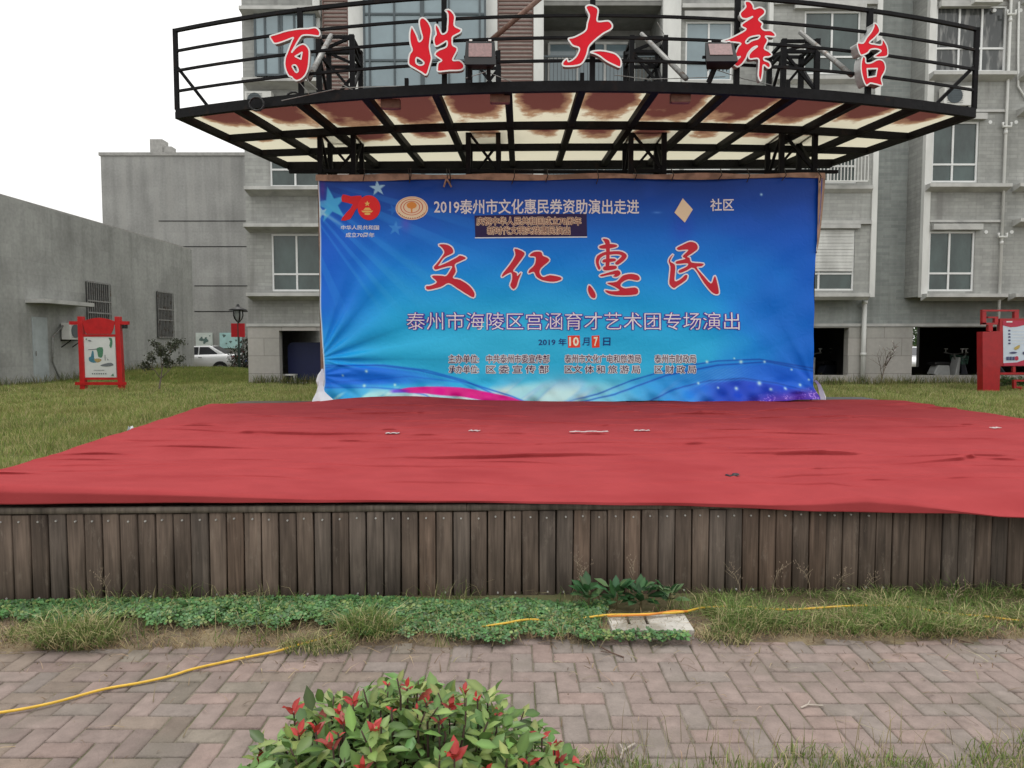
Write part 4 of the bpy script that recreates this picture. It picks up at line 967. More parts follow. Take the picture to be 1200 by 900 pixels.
for b_, bx_ in (('主办单位:', (526, 415.5, 561, 425.5)), ('中共泰州市委宣传部', (570, 415.5, 644, 425.5)), ('泰州市文化广电和旅游局', (662, 415.5, 751, 425.5)), ('泰州市财政局', (767, 415.5, 815, 425.5)),
                ('承办单位:', (526, 428, 561, 437.5)), ('区 委 宣 传 部', (570, 428, 643, 437.5)), ('区文 体 和 旅 游 局', (662, 428, 750, 437.5)), ('区 财 政 局', (767, 428, 815, 437.5))):
    text('lettering', b_, bx_, maroon, d=.010, off=.006, rim=lw, rim_px=.7)
# stuck-on dark strip
lay('notice_strip', [([(556,252.5),(687.5,250.5),(688,277),(557,278)], [])], ink('aubergine', 34, 18, 66), .006); lay('notice_strip_edge', [([(556.5,278.2),(688,277.2),(688,278.4),(556.5,279.3)], [])], ink('strip_white', 200, 214, 230), .008)
dkred = ink('dark_red_letter', 84, 26, 44); tan = ink('tan_letter', 206, 186, 156)
text('lettering', '庆祝中华人民共和国成立70周年', (558.5, 254.5, 681, 264.2), dkred, d=.012, off=.0, rim=tan, rim_px=.6)
text('lettering', '新时代文明实践惠民演出', (571, 265.5, 668, 275), dkred, d=.012, off=.0, rim=tan, rim_px=.6)
lay('diamond_patch', [([(800.5,232),(812.5,245),(803,260.5),(790.5,249)], [])], ink('patch_cream', 214, 196, 164), .012)
# 70 emblem
er, eg = ink('emblem_red', 196, 26, 34), ink('emblem_gold', 226, 176, 96)
def ell(cx, cy, rx_, ry_, n_=36, a0=0): return [(cx+rx_*math.cos(2*PI*k/n_+a0), cy+ry_*math.sin(2*PI*k/n_+a0)) for k in range(n_)]
lay('emblem', [(smooth_poly([(402,228),(412,230.5),(424,230),(424,239),(417,247),(411,257),(400,258.5),(406,250),(414,240),(401,236.5)], 2), [])], er, .008)
lay('emblem', [(ell(433, 244, 13.2, 14.4), [])], ink('emblem_red_deep', 206, 34, 36), .0095)
lay('emblem_mark', [([(424,247.5),(438,247.5),(436,249.5),(426,249.5)], []), ([(426.5,246.9),(429,244),(433.5,244),(436,246.9)], []), (ell(431.3, 251.2, 3.6, 1.3, 14), []), ([(431.2,236),(432.2,238.4),(434.4,238.5),(432.7,240),(433.3,242.2),(431.2,241),(429.1,242.2),(429.7,240),(428,238.5),(430.2,238.4)], [])], eg, .0115)
text('lettering', '中华人民共和国', (400, 264.3, 444.5, 269.6), lw, off=.012); text('lettering', '成立70周年', (405.5, 272.8, 439, 278.6), lw, off=.012)
# round cultural voucher emblem
gold, ored = ink('ring_cream', 218, 196, 166), ink('ring_orange', 186, 84, 62)
lay('round_emblem', [(ell(483, 244.6, 19, 13.8, 40), [])], gold, .007)
for r_, w_ in ((.93, .03), (.70, .05), (.52, .05)): lay('round_emblem_ring', [(ell(483, 243.4 if r_ < .9 else 244.6, 19*r_, 13.8*r_, 40), [ell(483, 243.4 if r_ < .9 else 244.6, 19*(r_-w_), 13.8*(r_-w_), 40)])], ored, .009)
lay('round_emblem_tree', [(smooth_poly([(477,241),(479,238.5),(483,237.2),(487,238.5),(489,241.5),(487,244.5),(484,245.5),(484,249.5),(482.3,249.5),(482,245.5),(479,244.5)], 2), [])], ink('emblem_amber', 200, 132, 60), .0105)
for k in range(14):
    a = .35*PI+ k*(.3*PI/13)*1.0+.0; a = rad(30+120*k/13); cx_, cy_ = 483+16.6*math.cos(a), 244.6+11.8*math.sin(a); lay('round_emblem_letter', [([(cx_-.55,cy_-.5),(cx_+.55,cy_-.5),(cx_+.55,cy_+.5),(cx_-.55,cy_+.5)], [])], ink('emblem_brown', 130, 92, 70), .0095)
# backing panel, top hem, ties, curled white cloth at the lower corners
m = MB(); xA, zA = at(369, 205, 11.62); xB, zB = at(968, 470, 11.62)
m.box(xA+.05, xB-.27, 11.60, 11.66, .60, zA); m.build('backing_board', M['brown_board'], ban)
m = MB(); n_ = 60; pr = None
for i in range(n_+1):
    t = i/n_; px = 370+597*t; a = at(px, 204.5-1.5*t+.9*math.sin(t*31), 11.47); b_ = at(px, 211.8-3*t+1.1*math.sin(t*19), 11.45)
    cur = ((a[0], 11.47, a[1]), (b_[0], 11.44+.01*math.sin(i), b_[1]))
    if pr: m.face([pr[0], cur[0], cur[1], pr[1]])
    pr = cur
m.build('top_hem', M['brown_board'], ban)
m = MB(); pr = None
for i in range(25):
    t = i/24; py = 207+90*t; w_ = 10*(1-t)**.5+1.0; a = at(958-2*t, py, 11.46); b_ = at(958-2*t+w_, py, 11.5); cur = ((a[0], 11.42, a[1]), (b_[0], 11.55, b_[1]))
    if pr: m.face([pr[0], cur[0], cur[1], pr[1]])
    pr = cur
m.build('side_hem', M['brown_board'], ban)
m = MB()
for px in (427, 478, 481, 523, 526, 603, 641, 700, 744, 787, 845, 876, 920, 957):
    a = at(px, 201, 11.45); b_ = at(px+random.uniform(-4, 4), 212+random.uniform(-1, 5), 11.40); m.tube([(a[0], 11.48, a[1]+.05), ((a[0]+b_[0])/2+.02, 11.36, (a[1]+b_[1])/2), (b_[0], 11.40, b_[1])], .008, 5)
m.build('tie_cord', M['black'], ban)
m = MB()
for k, (x0_, x1_) in enumerate(((521, 529), (524, 520), (518, 527))):
    a = at(x0_, 205, 11.36); b_ = at(x1_, 219 if k < 2 else 208, 11.36); m.tube([(a[0], 11.38, a[1]), (b_[0], 11.37, b_[1])], .014, 5)
m.build('tie_rag', M['brown_board'], ban)
def curl(pts, name):
    m = MB(); pr = None
    for (pa, pb, y_) in pts:
        a = at(*pa, 11.38); b_ = at(*pb, 11.30); md_ = ((a[0]+b_[0])/2, y_-.06, (a[1]+b_[1])/2); cur = ((a[0], y_+.05, a[1]), md_, (b_[0], y_, b_[1]))
        if pr: m.face([pr[0], cur[0], cur[1], pr[1]]); m.face([pr[1], cur[1], cur[2], pr[2]])
        pr = cur
    o = m.build(name, M['white_cloth'], ban, smooth=True)
curl([((378,432),(379,432),11.3),((374,439),(381,440),11.25),((372.5,446),(381,448),11.22),((375,452),(381,452),11.2),((374,459),(383,458),11.16),((371,466),(388,462),11.12),((370,471),(396,468),11.08)], 'curled_hem')
curl([((953,446),(955,445),11.3),((955,450),(959,450),11.25),((955,456),(962,458),11.2),((955,463),(963,464),11.15),((955,467),(962,467),11.12)], 'curled_hem')

# ------------------------------------------------------------------ steel canopy over the stage
can = wthing('stage_canopy', 'black steel stage canopy with curved railing and stained cream roof panels above the banner', 'canopy', (.9, 11, 0))
ZS = 4.75
e0, ec, e1 = atZ(208, 139, ZS), atZ(604, 108, ZS), atZ(1141, 138, ZS); b0, b1 = atZ(338, 198, ZS), atZ(974, 195, ZS)
def quad_fit(p, q_, r_):
    return np.polyfit([p.x, q_.x, r_.x], [p.y, q_.y, r_.y], 2)
qc = quad_fit(e0, ec, e1); arc_y = lambda x: float(np.polyval(qc, x))
NB = 12; TR = (0, .40, .70, 1.0)
def fpt(s, t=0.0, z=ZS):
    """s: 0..1 along the front arc, t: 0 at the front, 1 at the back"""
    x = e0.x+(e1.x-e0.x)*s; f = Vector((x, arc_y(x), 0)); b_ = b0.lerp(b1, s); p = f.lerp(Vector((b_.x, b_.y, 0)), t); p.z = z; return p
m = MB()
for k in range(24): m.bar(fpt(k/24, 0, ZS+.06), fpt((k+1)/24, 0, ZS+.06), .07, .13)
m.build('front_fascia', M['steel'], can)
m = MB()
for t in TR[1:]:
    for k in range(12): m.bar(fpt(k/12, t, ZS+.05), fpt((k+1)/12, t, ZS+.05), .10 if t < 1 else .14, .10 if t < 1 else .14)
for k in range(NB+1): m.bar(fpt(k/NB, 0.005, ZS+.053), fpt(k/NB, .998, ZS+.053), .10, .094)
m.build('roof_frame', M['steel'], can)
# panels: cream sheet, rotten brown in the middle where an object property says so
pm = bpy.data.materials.new('stained_panel'); pm.use_nodes = True; t_ = pm.node_tree; N, L = t_.nodes, t_.links
bs_ = N['Principled BSDF']; bs_.inputs['Roughness'].default_value = .5
uv = N.new('ShaderNodeUVMap'); uv.uv_map = 'UVMap'; sp_ = N.new('ShaderNodeSeparateXYZ'); L.new(uv.outputs[0], sp_.inputs[0])
at_ = N.new('ShaderNodeAttribute'); at_.attribute_type = 'OBJECT'; at_.attribute_name = 'stain'
gg = N.new('ShaderNodeNewGeometry'); nz = N.new('ShaderNodeTexNoise'); nz.inputs['Scale'].default_value = 2.2; nz.inputs['Detail'].default_value = 7; nz.inputs['Roughness'].default_value = .6; L.new(gg.outputs['Position'], nz.inputs['Vector'])
def mth(op, a, b_=None, c_=None):
    n = N.new('ShaderNodeMath'); n.operation = op
    for i, v in enumerate((a, b_, c_)):
        if v is None: continue
        if hasattr(v, 'links'): L.new(v, n.inputs[i])
        else: n.inputs[i].default_value = v
    return n.outputs[0]
dx = mth('ABSOLUTE', mth('SUBTRACT', sp_.outputs[0], .5)); du = mth('MULTIPLY', dx, 2.45)
dv = mth('MULTIPLY', sp_.outputs[1], 1.12)         # v: 0 at the front edge
d4 = mth('POWER', mth('ADD', mth('POWER', du, 4.0), mth('POWER', dv, 4.0)), .25)
ed = mth('ADD', mth('SUBTRACT', mth('ADD', mth('MULTIPLY', nz.outputs['Fac'], 1.1), mth('MULTIPLY', at_.outputs['Fac'], 1.0)), .62), mth('MULTIPLY', d4, -1.0))
rr = N.new('ShaderNodeMapRange'); rr.inputs[1].default_value = -.10; rr.inputs[2].default_value = .24; L.new(ed, rr.inputs[0])
ramp = N.new('ShaderNodeValToRGB'); ramp.color_ramp.elements[0].color = lin(208, 203, 180); ramp.color_ramp.elements[1].color = lin(96, 56, 50)
e_ = ramp.color_ramp.elements.new(.35); e_.color = lin(156, 124, 96)
L.new(rr.outputs[0], ramp.inputs['Fac']); L.new(ramp.outputs['Color'], bs_.inputs['Base Color'])
trn = N.new('ShaderNodeBsdfTranslucent'); L.new(ramp.outputs['Color'], trn.inputs['Color']); ms = N.new('ShaderNodeMixShader'); ms.inputs[0].default_value = .72
L.new(bs_.outputs[0], ms.inputs[1]); L.new(trn.outputs[0], ms.inputs[2]); L.new(ms.outputs[0], N['Material Output'].inputs['Surface'])
colcols = (393, 566, 760, 938)
for r_ in range(3):
    for k in range(NB):
        c4 = [fpt(k/NB, TR[r_], ZS+.115), fpt((k+1)/NB, TR[r_], ZS+.115), fpt((k+1)/NB, TR[r_+1], ZS+.115), fpt(k/NB, TR[r_+1], ZS+.115)]
        me = bpy.data.meshes.new('roof_panel'); me.from_pydata([tuple(p-can.location) for p in c4], [], [(0, 1, 2, 3)])
        ul = me.uv_layers.new(name='UVMap')
        for li, c_ in enumerate(((0, 0), (1, 0), (1, 1), (0, 1))): ul.data[li].uv = c_
        me.materials.append(pm); o = bpy.data.objects.new('roof_panel', me); link(o); o.parent = can
        edge_k = min(k, NB-1-k)
        o['stain'] = (1.0, .78, .12)[r_] + random.uniform(-.12, .12) - (.30 if edge_k == 0 else (.12 if edge_k == 1 else 0)) + (0.1 if r_ == 0 else 0)
# railing on the fascia
zt = at(208, 36, e0.y)[1]; zrails = [zt, at(208, 60, e0.y)[1], at(208, 83, e0.y)[1], at(208, 107, e0.y)[1]]
for i, z in enumerate(zrails):
    m = MB()
    for k in range(30): m.bar(fpt(k/30, 0, z), fpt((k+1)/30, 0, z), .045 if i == 0 else .032)
    m.build('rail', M['steel'], can)
s_of = lambda px, py: (lambda f: f)(min(np.linspace(0, 1, 2001), key=lambda s: abs((fpt(s, 0, 5).x)/(fpt(s, 0, 5).y) - (at(px, py, 1.0)[0]))))
post_s = [0, s_of(353, 100), s_of(521, 90), s_of(694, 90), s_of(863, 90), s_of(1017, 100), 1]
for i, s in enumerate(post_s):
    m = MB(); p = fpt(s, 0, ZS+.12); m.bar(p, (p.x, p.y, zt+.02), .055 if i in (0, 6) else .065); m.build('railing_post', M['steel'], can)
m = MB(); p = fpt(.0, 0); q_ = fpt(.03, .03); m.bar((q_.x+.12, q_.y, ZS+.13), (p.x+.02, p.y, ZS+.72), .04); p = fpt(1, 0); q_ = fpt(.965, .03); m.bar((q_.x-.2, q_.y, ZS+.13), (p.x-.02, p.y, ZS+.72), .045)
for s in (.5, .30, .74): p = fpt(s, 0.01, ZS+.12); m.bar(p, (p.x, p.y, ZS+.24), .05)
m.build('railing_brace', M['steel'], can)
# lattice columns
for i, px in enumerate(colcols):
    ya, yb = 11.78, 12.42; xc = at(px, 60, ya)[0]; hw = .265 if i != 1 else .24; ztop = at(px, (41, 60, 42, 46)[i], ya)[1]; m = MB()
    cs = [(xc-hw, ya), (xc+hw, ya), (xc+hw, yb), (xc-hw, yb)]
    for (a, b_) in cs: m.bar((a, b_, 0), (a, b_, ztop), .075)
    z = .55; k = 0
    while z < ztop-.1:
        z2 = min(z+.62, ztop-.03)
        for j in range(4):
            p, q_ = cs[j], cs[(j+1) % 4]; m.bar((*p, z2), (*q_, z2), .045); (m.bar((*p, z), (*q_, z2), .04) if (k+j) % 2 else m.bar((*q_, z), (*p, z2), .04))
        z = z2; k += 1
    m.build('lattice_column', M['steel'], can)
m = MB()
for z in (ZS-.42,): m.bar((b0.x+.5, 12.1, z), (b1.x-.5, 12.1, z), .05)
m.build('truss_beam', M['steel'], can)
def strut(p0, y0_, p1, y1_, r_=.03): a = at(*p0, y0_); b_ = at(*p1, y1_); m = MB(); m.tube([(a[0], y0_, a[1]), (b_[0], y1_, b_[1])], r_, 8); m.build('stay_tube', M['steel_grey'], can, smooth=True)
strut((752, 40), 11.8, (804, 92), 9.7, .035); strut((938, 38), 11.8, (998, 88), 10.0, .035); strut((388, 42), 11.8, (362, 92), 10.0, .04)
m = MB(); a = at(572, 50, 9.9); b_ = at(640, -8, 9.9); m.tube([(a[0], 9.9, a[1]), (b_[0], 9.9, b_[1])], .035, 8); m.build('rusty_rod', M['rust'], can, smooth=True)
# loose wires along the fascia and under the roof
m = MB()
for (pts_) in (((330, 118), (400, 103), (470, 101), (520, 99)), ((395, 96), (410, 104), (425, 108)), ((545, 92), (570, 84), (600, 96)), ((720, 88), (760, 93), (850, 90)), ((770, 26), (778, 40), (775, 52)), ((840, 82), (870, 92), (905, 100)), ((355, 80), (362, 96), (372, 105)), ((365, 82), (350, 95), (362, 110))):
    pp = []
    for k, (a, b_) in enumerate(pts_): c_ = at(a, b_, 9.55+abs(a-600)/450*.6); pp.append((c_[0], 9.55+abs(a-600)/450*.6, c_[1]))
    m.tube(pp, .006, 5)
m.build('loose_wire', M['steel_grey'], can)
m = MB(); a = at(300, 125, e0.y)
for (px, py) in ((302, 123), (345, 117)):
    a = at(px, py, 10.1); m.tube([(a[0]+.10*math.cos(k*.6), 10.05+.01*k/10, a[1]+.09*math.sin(k*.6)) for k in range(22)], .012, 5)
m.build('cable_coil', M['black'], can)

# sign characters on the railing
Z1 = lambda ox, oy, s: (lambda p: zoomed(ox, oy, s, p))
c1, c2, c3, c4_, c5 = Z1(305, 20, 10.588), Z1(470, 5, 10), Z1(650, 0, 10.588), Z1(830, 0, 9), Z1(985, 20, 10)
CH = [
 ('first', c1, [([(125,240),(200,215),(330,175),(480,150),(600,145),(680,132),(725,160),(742,200),(728,236),(690,236),(600,225),(520,235),(470,300),(425,380),(392,440),(440,385),(490,350),(540,338),(585,370),(610,430),(605,560),(590,650),(560,720),(510,770),(455,790),(420,775),(390,745),(355,730),(320,660),(305,580),(315,500),(340,440),(365,370),(395,300),(410,258),(340,285),(250,318),(180,330),(145,290)], [[(435,490),(520,440),(505,525)], [(400,610),(440,600),(472,660),(455,688),(430,670)]])]),
 ('second', c2, [([(125,265),(150,300),(185,370),(212,440),(250,400),(235,330),(215,240),(220,180),(255,160),(300,190),(340,250),(355,310),(345,400),(335,500),(345,570),(358,640),(335,730),(310,810),(285,830),(240,800),(170,760),(100,715),(88,670),(100,590),(130,540),(110,470),(100,390),(105,320)], [[(185,628),(258,672),(262,705),(220,715),(178,690)]]),
   ([(520,75),(560,65),(600,95),(630,150),(625,250),(680,285),(708,300),(690,335),(610,380),(600,420),(605,480),(650,510),(655,550),(607,655),(680,660),(730,700),(735,745),(690,775),(560,780),(440,790),(425,750),(435,690),(475,660),(410,610),(400,580),(440,540),(530,500),(535,435),(480,465),(410,495),(385,440),(390,390),(410,350),(400,290),(405,240),(440,270),(480,350),(535,325),(545,260),(550,170),(545,110)], [])]),
 ('third', c3, [([(385,90),(430,65),(500,85),(540,130),(525,250),(560,270),(660,262),(705,295),(715,335),(690,370),(600,420),(500,500),(425,580),(400,670),(360,760),(310,805),(220,822),(120,822),(95,795),(115,755),(155,730),(170,765),(220,745),(275,690),(305,602),(230,570),(190,525),(172,480),(250,460),(380,385),(405,290),(428,200),(405,140)], []), ([(445,650),(520,630),(620,635),(740,665),(800,715),(825,770),(810,835),(740,810),(640,760),(560,700),(500,670)], [])]),
 ('fourth', c4_, [([(395,15),(440,20),(470,60),(482,95),(540,80),(590,105),(590,150),(532,205),(570,250),(560,290),(592,320),(660,325),(705,365),(690,390),(602,385),(625,430),(590,510),(640,545),(668,580),(640,600),(590,607),(588,635),(640,660),(655,700),(630,720),(580,690),(570,780),(550,855),(525,800),(530,700),(525,622),(440,625),(425,590),(450,545),(515,492),(470,505),(420,560),(395,620),(350,680),(300,705),(250,655),(275,590),(310,500),(330,455),(140,438),(230,405),(390,318),(355,285),(360,250),(465,180),(400,202),(350,190),(335,140),(390,80),(385,40)], [[(395,440),(440,395),(535,378),(525,408),(460,430),(410,460)], [(285,605),(335,600),(305,630)]])]),
 ('fifth', c5, [([(385,75),(430,85),(465,160),(400,240),(325,308),(400,318),(490,315),(500,245),(560,310),(580,380),(570,440),(480,465),(390,465),(440,425),(485,388),(420,372),(340,388),(300,430),(215,465),(180,420),(160,330),(240,320),(290,250),(350,180),(385,110)], []), ([(235,480),(270,490),(280,548),(350,540),(440,495),(510,500),(545,550),(540,620),(490,710),(505,790),(420,785),(340,780),(285,810),(240,740),(215,640),(215,550)], [[(295,615),(435,600),(415,690),(305,715)]])])]
LBL = {'first': 'red sign character 百 with white rim on the railing, nearest the open sky', 'second': 'red sign character 姓 with white rim on the railing beside the square floodlight',
       'third': 'red sign character 大 with white rim on the railing before the dark balcony', 'fourth': 'red sign character 舞 with white rim partly behind the tilted floodlight', 'fifth': 'red sign character 台 with grey sides showing on the railing, farthest from 百'}
for key, Zf, polys in CH:
    pxs = [Zf(p)[0] for p in polys[0][0][:0]] if False else [c_ for ol, _ in polys for c_ in Zf(ol)]
    cx_, cy_ = np.mean([c_[0] for c_ in pxs]), np.mean([c_[1] for c_ in pxs])
    s_ = s_of(cx_, cy_); yf = fpt(s_, 0).y - .16; thick = .13 if key == 'fifth' else .09
    c0 = at(cx_, cy_, yf); t = wthing('sign_character', LBL[key], 'sign letter', (c0[0], yf, c0[1]), 'red sign characters on the canopy railing')
    if key == 'fifth': t['yaw'] = 1
    body, face, rim = MB(), MB(), MB()
    for i, (ol, hs) in enumerate(polys):
        W_ = lambda l: [at(a, b_, yf) for a, b_ in smooth_poly(Zf(l), 4)] if len(l) > 4 else [at(a, b_, yf) for a, b_ in Zf(l)]
        o_, h_ = W_(ol), [W_(h) for h in hs]
        body.prism(o_, yf, yf+thick, h_); face.fill(o_, yf-.004, h_)
        for l in [o_]+h_: rim.ribbon(l, yf-.007, .0095)
    body.build('letter_body', M['sign_side'], t); face.build('letter_face', M['red'], t); rim.build('letter_rim', M['white'], t)
    m = MB(); zb_, zt_ = min(at(0, c_[1], yf)[1] for c_ in pxs), max(at(0, c_[1], yf)[1] for c_ in pxs)
    if key == 'fifth': t.rotation_euler = (0, 0, rad(14))
    for z in (zrails[1], zrails[2]): m.bar((c0[0], yf+thick+.002, z-.03), (c0[0], yf+.17, z-.03), .025)
    m.build('fixing_bracket', M['steel'], t)

# floodlights and small lamps
def flood(px, py, Yf, w_, h_, tilt, label, post):
    c_ = at(px, py, Yf); t = thing('floodlight', label, 'floodlight', (c_[0], Yf, c_[1]), 0, 'floodlights on the canopy railing')
    m = MB(); pr = [(-w_*.42, -w_*.5, h_*.5), (-w_*.42, w_*.5, h_*.5), (w_*.42, w_*.5, h_*.5)]
    i = 0; f_ = [(-w_*.5, -h_*.5), (w_*.5, -h_*.5), (w_*.45, h_*.5), (-w_*.45, h_*.5)]; bk_ = [(-w_*.36, -h_*.3), (w_*.36, -h_*.3), (w_*.36, h_*.36), (-w_*.36, h_*.36)]
    m.v += [(x, -.07, z) for x, z in f_] + [(x, .12, z) for x, z in bk_]; m.f += [(0,1,2,3), (7,6,5,4)] + [(k, 4+k, 4+(k+1) % 4, (k+1) % 4) for k in range(4)]; m.mi += [0]*6
    for k in range(6): x = -w_*.3+k*w_*.12; m.box(x, x+.006, .121, .16, -h_*.28, h_*.3)
    hd = m.build('housing', M['black'], t, bevel=.008); hd.rotation_euler = (tilt, 0, 0)
    m = MB(); m.box(-w_*.36, w_*.36, -.078, -.071, -h_*.18, h_*.40); gl_ = m.build('lens', mat('lamp_reflector', (.22,.11,.105), .2, .25, 25, spec=.9, coat=.4), t); gl_.rotation_euler = (tilt, 0, 0)
    m = MB()
    for sx in (-.3, .3): m.box(w_*sx-.018, w_*sx+.018, -.08, -.04, h_*.5, h_*.56)
    o = m.build('clip', M['white'], t); o.rotation_euler = (tilt, 0, 0)
    m = MB(); zf = ZS+.13-c_[1]
    for a, b_ in post: m.bar((a, .05, -h_*.2), (b_, .12, zf), .05)
    m.bar((-w_*.52, .03, 0), (w_*.52, .03, 0), .03); m.build('bracket', M['steel'], t); return t
flood(563, 66, 9.35, .40, .32, rad(-14), 'square black floodlight with a pinkish lens beside the character 姓', [(-.14, -.14), (.10, .10)])
flood(843, 66, 9.45, .40, .33, rad(-28), 'tilted black floodlight before the character 舞', [(-.02, -.10)])
LT = ['small brown box lamp under the canopy front, below the character 姓', 'small brown box lamp under the canopy front, below the square floodlight', 'small brown box lamp under the canopy front, below the tilted floodlight']
for (px, py, lb) in ((458, 123, LT[0]), (586, 116.5, LT[1]), (797, 116, LT[2])):
    p = atZ(px, py, ZS-.03); t = thing('box_lamp', lb, 'lamp', (p.x, p.y, ZS-.05), 0, 'box lamps under the canopy')
    m = MB(); m.box(-.13, .13, -.05, .05, -.03, .09); m.build('lamp_box', M['rust'], t, bevel=.01); m = MB(); m.box(-.11, .11, -.04, .04, -.036, -.0305); m.build('diffuser', mat('dirty_diffuser', (.22,.09,.07), .5, .3, 20), t)
    m = MB(); m.box(-.015, .015, -.02, .02, .09, .115); m.build('hanger', M['steel'], t)

# ------------------------------------------------------------------ notice boards, lamp, car, scooters
def rboard():
    x0, zb = at(104, 460, 19.6); t = wthing('notice_board', 'red notice board with an arched top and a white garden poster on the lawn', 'notice board', (at(121, 460, 19.6)[0], 19.6, .12))
    Yb_ = 19.6; G = lambda px, py: at(px, py, Yb_)
    for px in (95, 138.5):
        dxp = 3 if px < 120 else 4; dy = .12 if px < 120 else -.12; a = G(px-2.9, 371); b_ = G(px+2.9, 371); c_ = G(px+dxp-2.9+.5, 462); e_ = G(px+dxp+2.9+.5, 462)
        m = MB(); i = 0; m.v += [(a[0], Yb_-.07, a[1]), (b_[0], Yb_-.07, b_[1]), (e_[0], Yb_-.07, .05), (c_[0], Yb_-.07, .05), (a[0], Yb_+.07, a[1]), (b_[0], Yb_+.07, b_[1]), (e_[0], Yb_+.07, .05), (c_[0], Yb_+.07, .05)]
        m.f += [(0,1,2,3), (7,6,5,4), (0,4,5,1), (1,5,6,2), (2,6,7,3), (3,7,4,0)]; m.mi += [0]*6; m.build('post', M['redpaint'], t, bevel=.008)
    def slab(pl, y0, y1, nm, mt, hs=()): m = MB(); m.prism([G(*p) for p in pl], Yb_+y0, Yb_+y1, hs); return m.build(nm, mt, t)
    slab([(82, 376.5), (151, 376.5), (151, 380.5), (82, 380.5)], -.045, .045, 'crossbeam', M['redpaint'])
    slab([(98, 377)]+[(98+38*k/10, 377-4.2*math.sin(PI*k/10)-.4) for k in range(11)]+[(136, 377), (134, 386), (131.5, 391.5), (103, 391.5), (100, 386)], -.06, -.046, 'arched_panel', M['redpaint'])
    slab([(97.9, 391.8), (136.3, 391.8), (136.6, 394.6), (98, 394.6)], -.04, .04, 'rail', M['redpaint']); slab([(100, 442.4), (138.5, 442.4), (138.5, 445), (100, 445)], -.04, .04, 'rail', M['redpaint'])
    slab([(90, 447.5), (150, 447.5), (150, 451), (90, 451)], -.085, -.071, 'foot_rail', M['redpaint'])
    for dx_ in (143.5, 147): slab([(dx_, 380.6), (dx_+2, 380.6), (dx_+2, 385), (dx_, 385)], -.03, .03, 'bracket_tooth', M['black'])
    pw = slab([(98.4, 394.7), (135.4, 394.7), (137.2, 442.2), (100.4, 442.2)], -.03, .03, 'poster', mat('poster_paper', (.66,.68,.66), .4, .05, 6))
    inks = {'g': mat('poster_green', (.08,.22,.13), .5, .3, 30), 'b': mat('poster_teal', (.06,.20,.27), .5, .3, 30), 'k': mat('poster_grey', (.16,.18,.19), .5, .3, 30), 'o': mat('poster_ochre', (.42,.30,.12), .5, .3, 30)}
    k = 0
    def pr(pl, c_):
        nonlocal k; k += 1; m = MB(); m.fill([G(*p) for p in pl], Yb_-.033-k*.0006); o = m.build('poster_print', inks[c_]); o.data.transform(Matrix.Translation(-t.location)); o.parent = pw
    pr(smooth_poly([(114,408),(121,407),(121.5,414),(120,419),(116,418),(115,413)], 2), 'g'); pr(smooth_poly([(108.5,412),(110.5,412),(111,423),(107,423)], 2), 'b'); pr(smooth_poly([(105,419),(108,418),(113,421),(116,424),(110,425),(105.5,423)], 2), 'b')
    pr(smooth_poly([(111,421),(117,420),(120,422),(115,425)], 2), 'o'); pr([(104,409.5),(114,408.6),(114,409.6),(104,410.2)], 'k'); pr(smooth_poly([(128,396),(132,396.5),(132.5,403),(131,408),(129,405),(130,400)], 2), 'g')
    pr(smooth_poly([(118,428.5),(124,426),(131,425),(134,428),(126,429.5)], 2), 'k'); pr([(123.5,416),(124.4,416),(124.6,422.5),(123.8,422.5)], 'k'); pr([(125.6,418),(127,421),(128.8,421.6),(127,422.4)], 'k')
    for a in range(7): pr([(108.5+a*2.6, 437.2), (110+a*2.6, 437), (110.2+a*2.6, 438.6), (108.8+a*2.6, 438.6)], 'k')
    for a in range(8): pr([(111+a*1.6, 433.4), (112+a*1.6, 433.4), (112+a*1.6, 434.2), (111+a*1.6, 434.2)], 'k')
    pr(smooth_poly([(104,399.2),(106,398.4),(108.6,399.6),(106,400)], 2), 'k'); pr([(101.5,397),(103.5,396.4),(102,399)], 'g'); pr([(131,440),(134,437.5),(134.5,440.5)], 'g')
rboard()
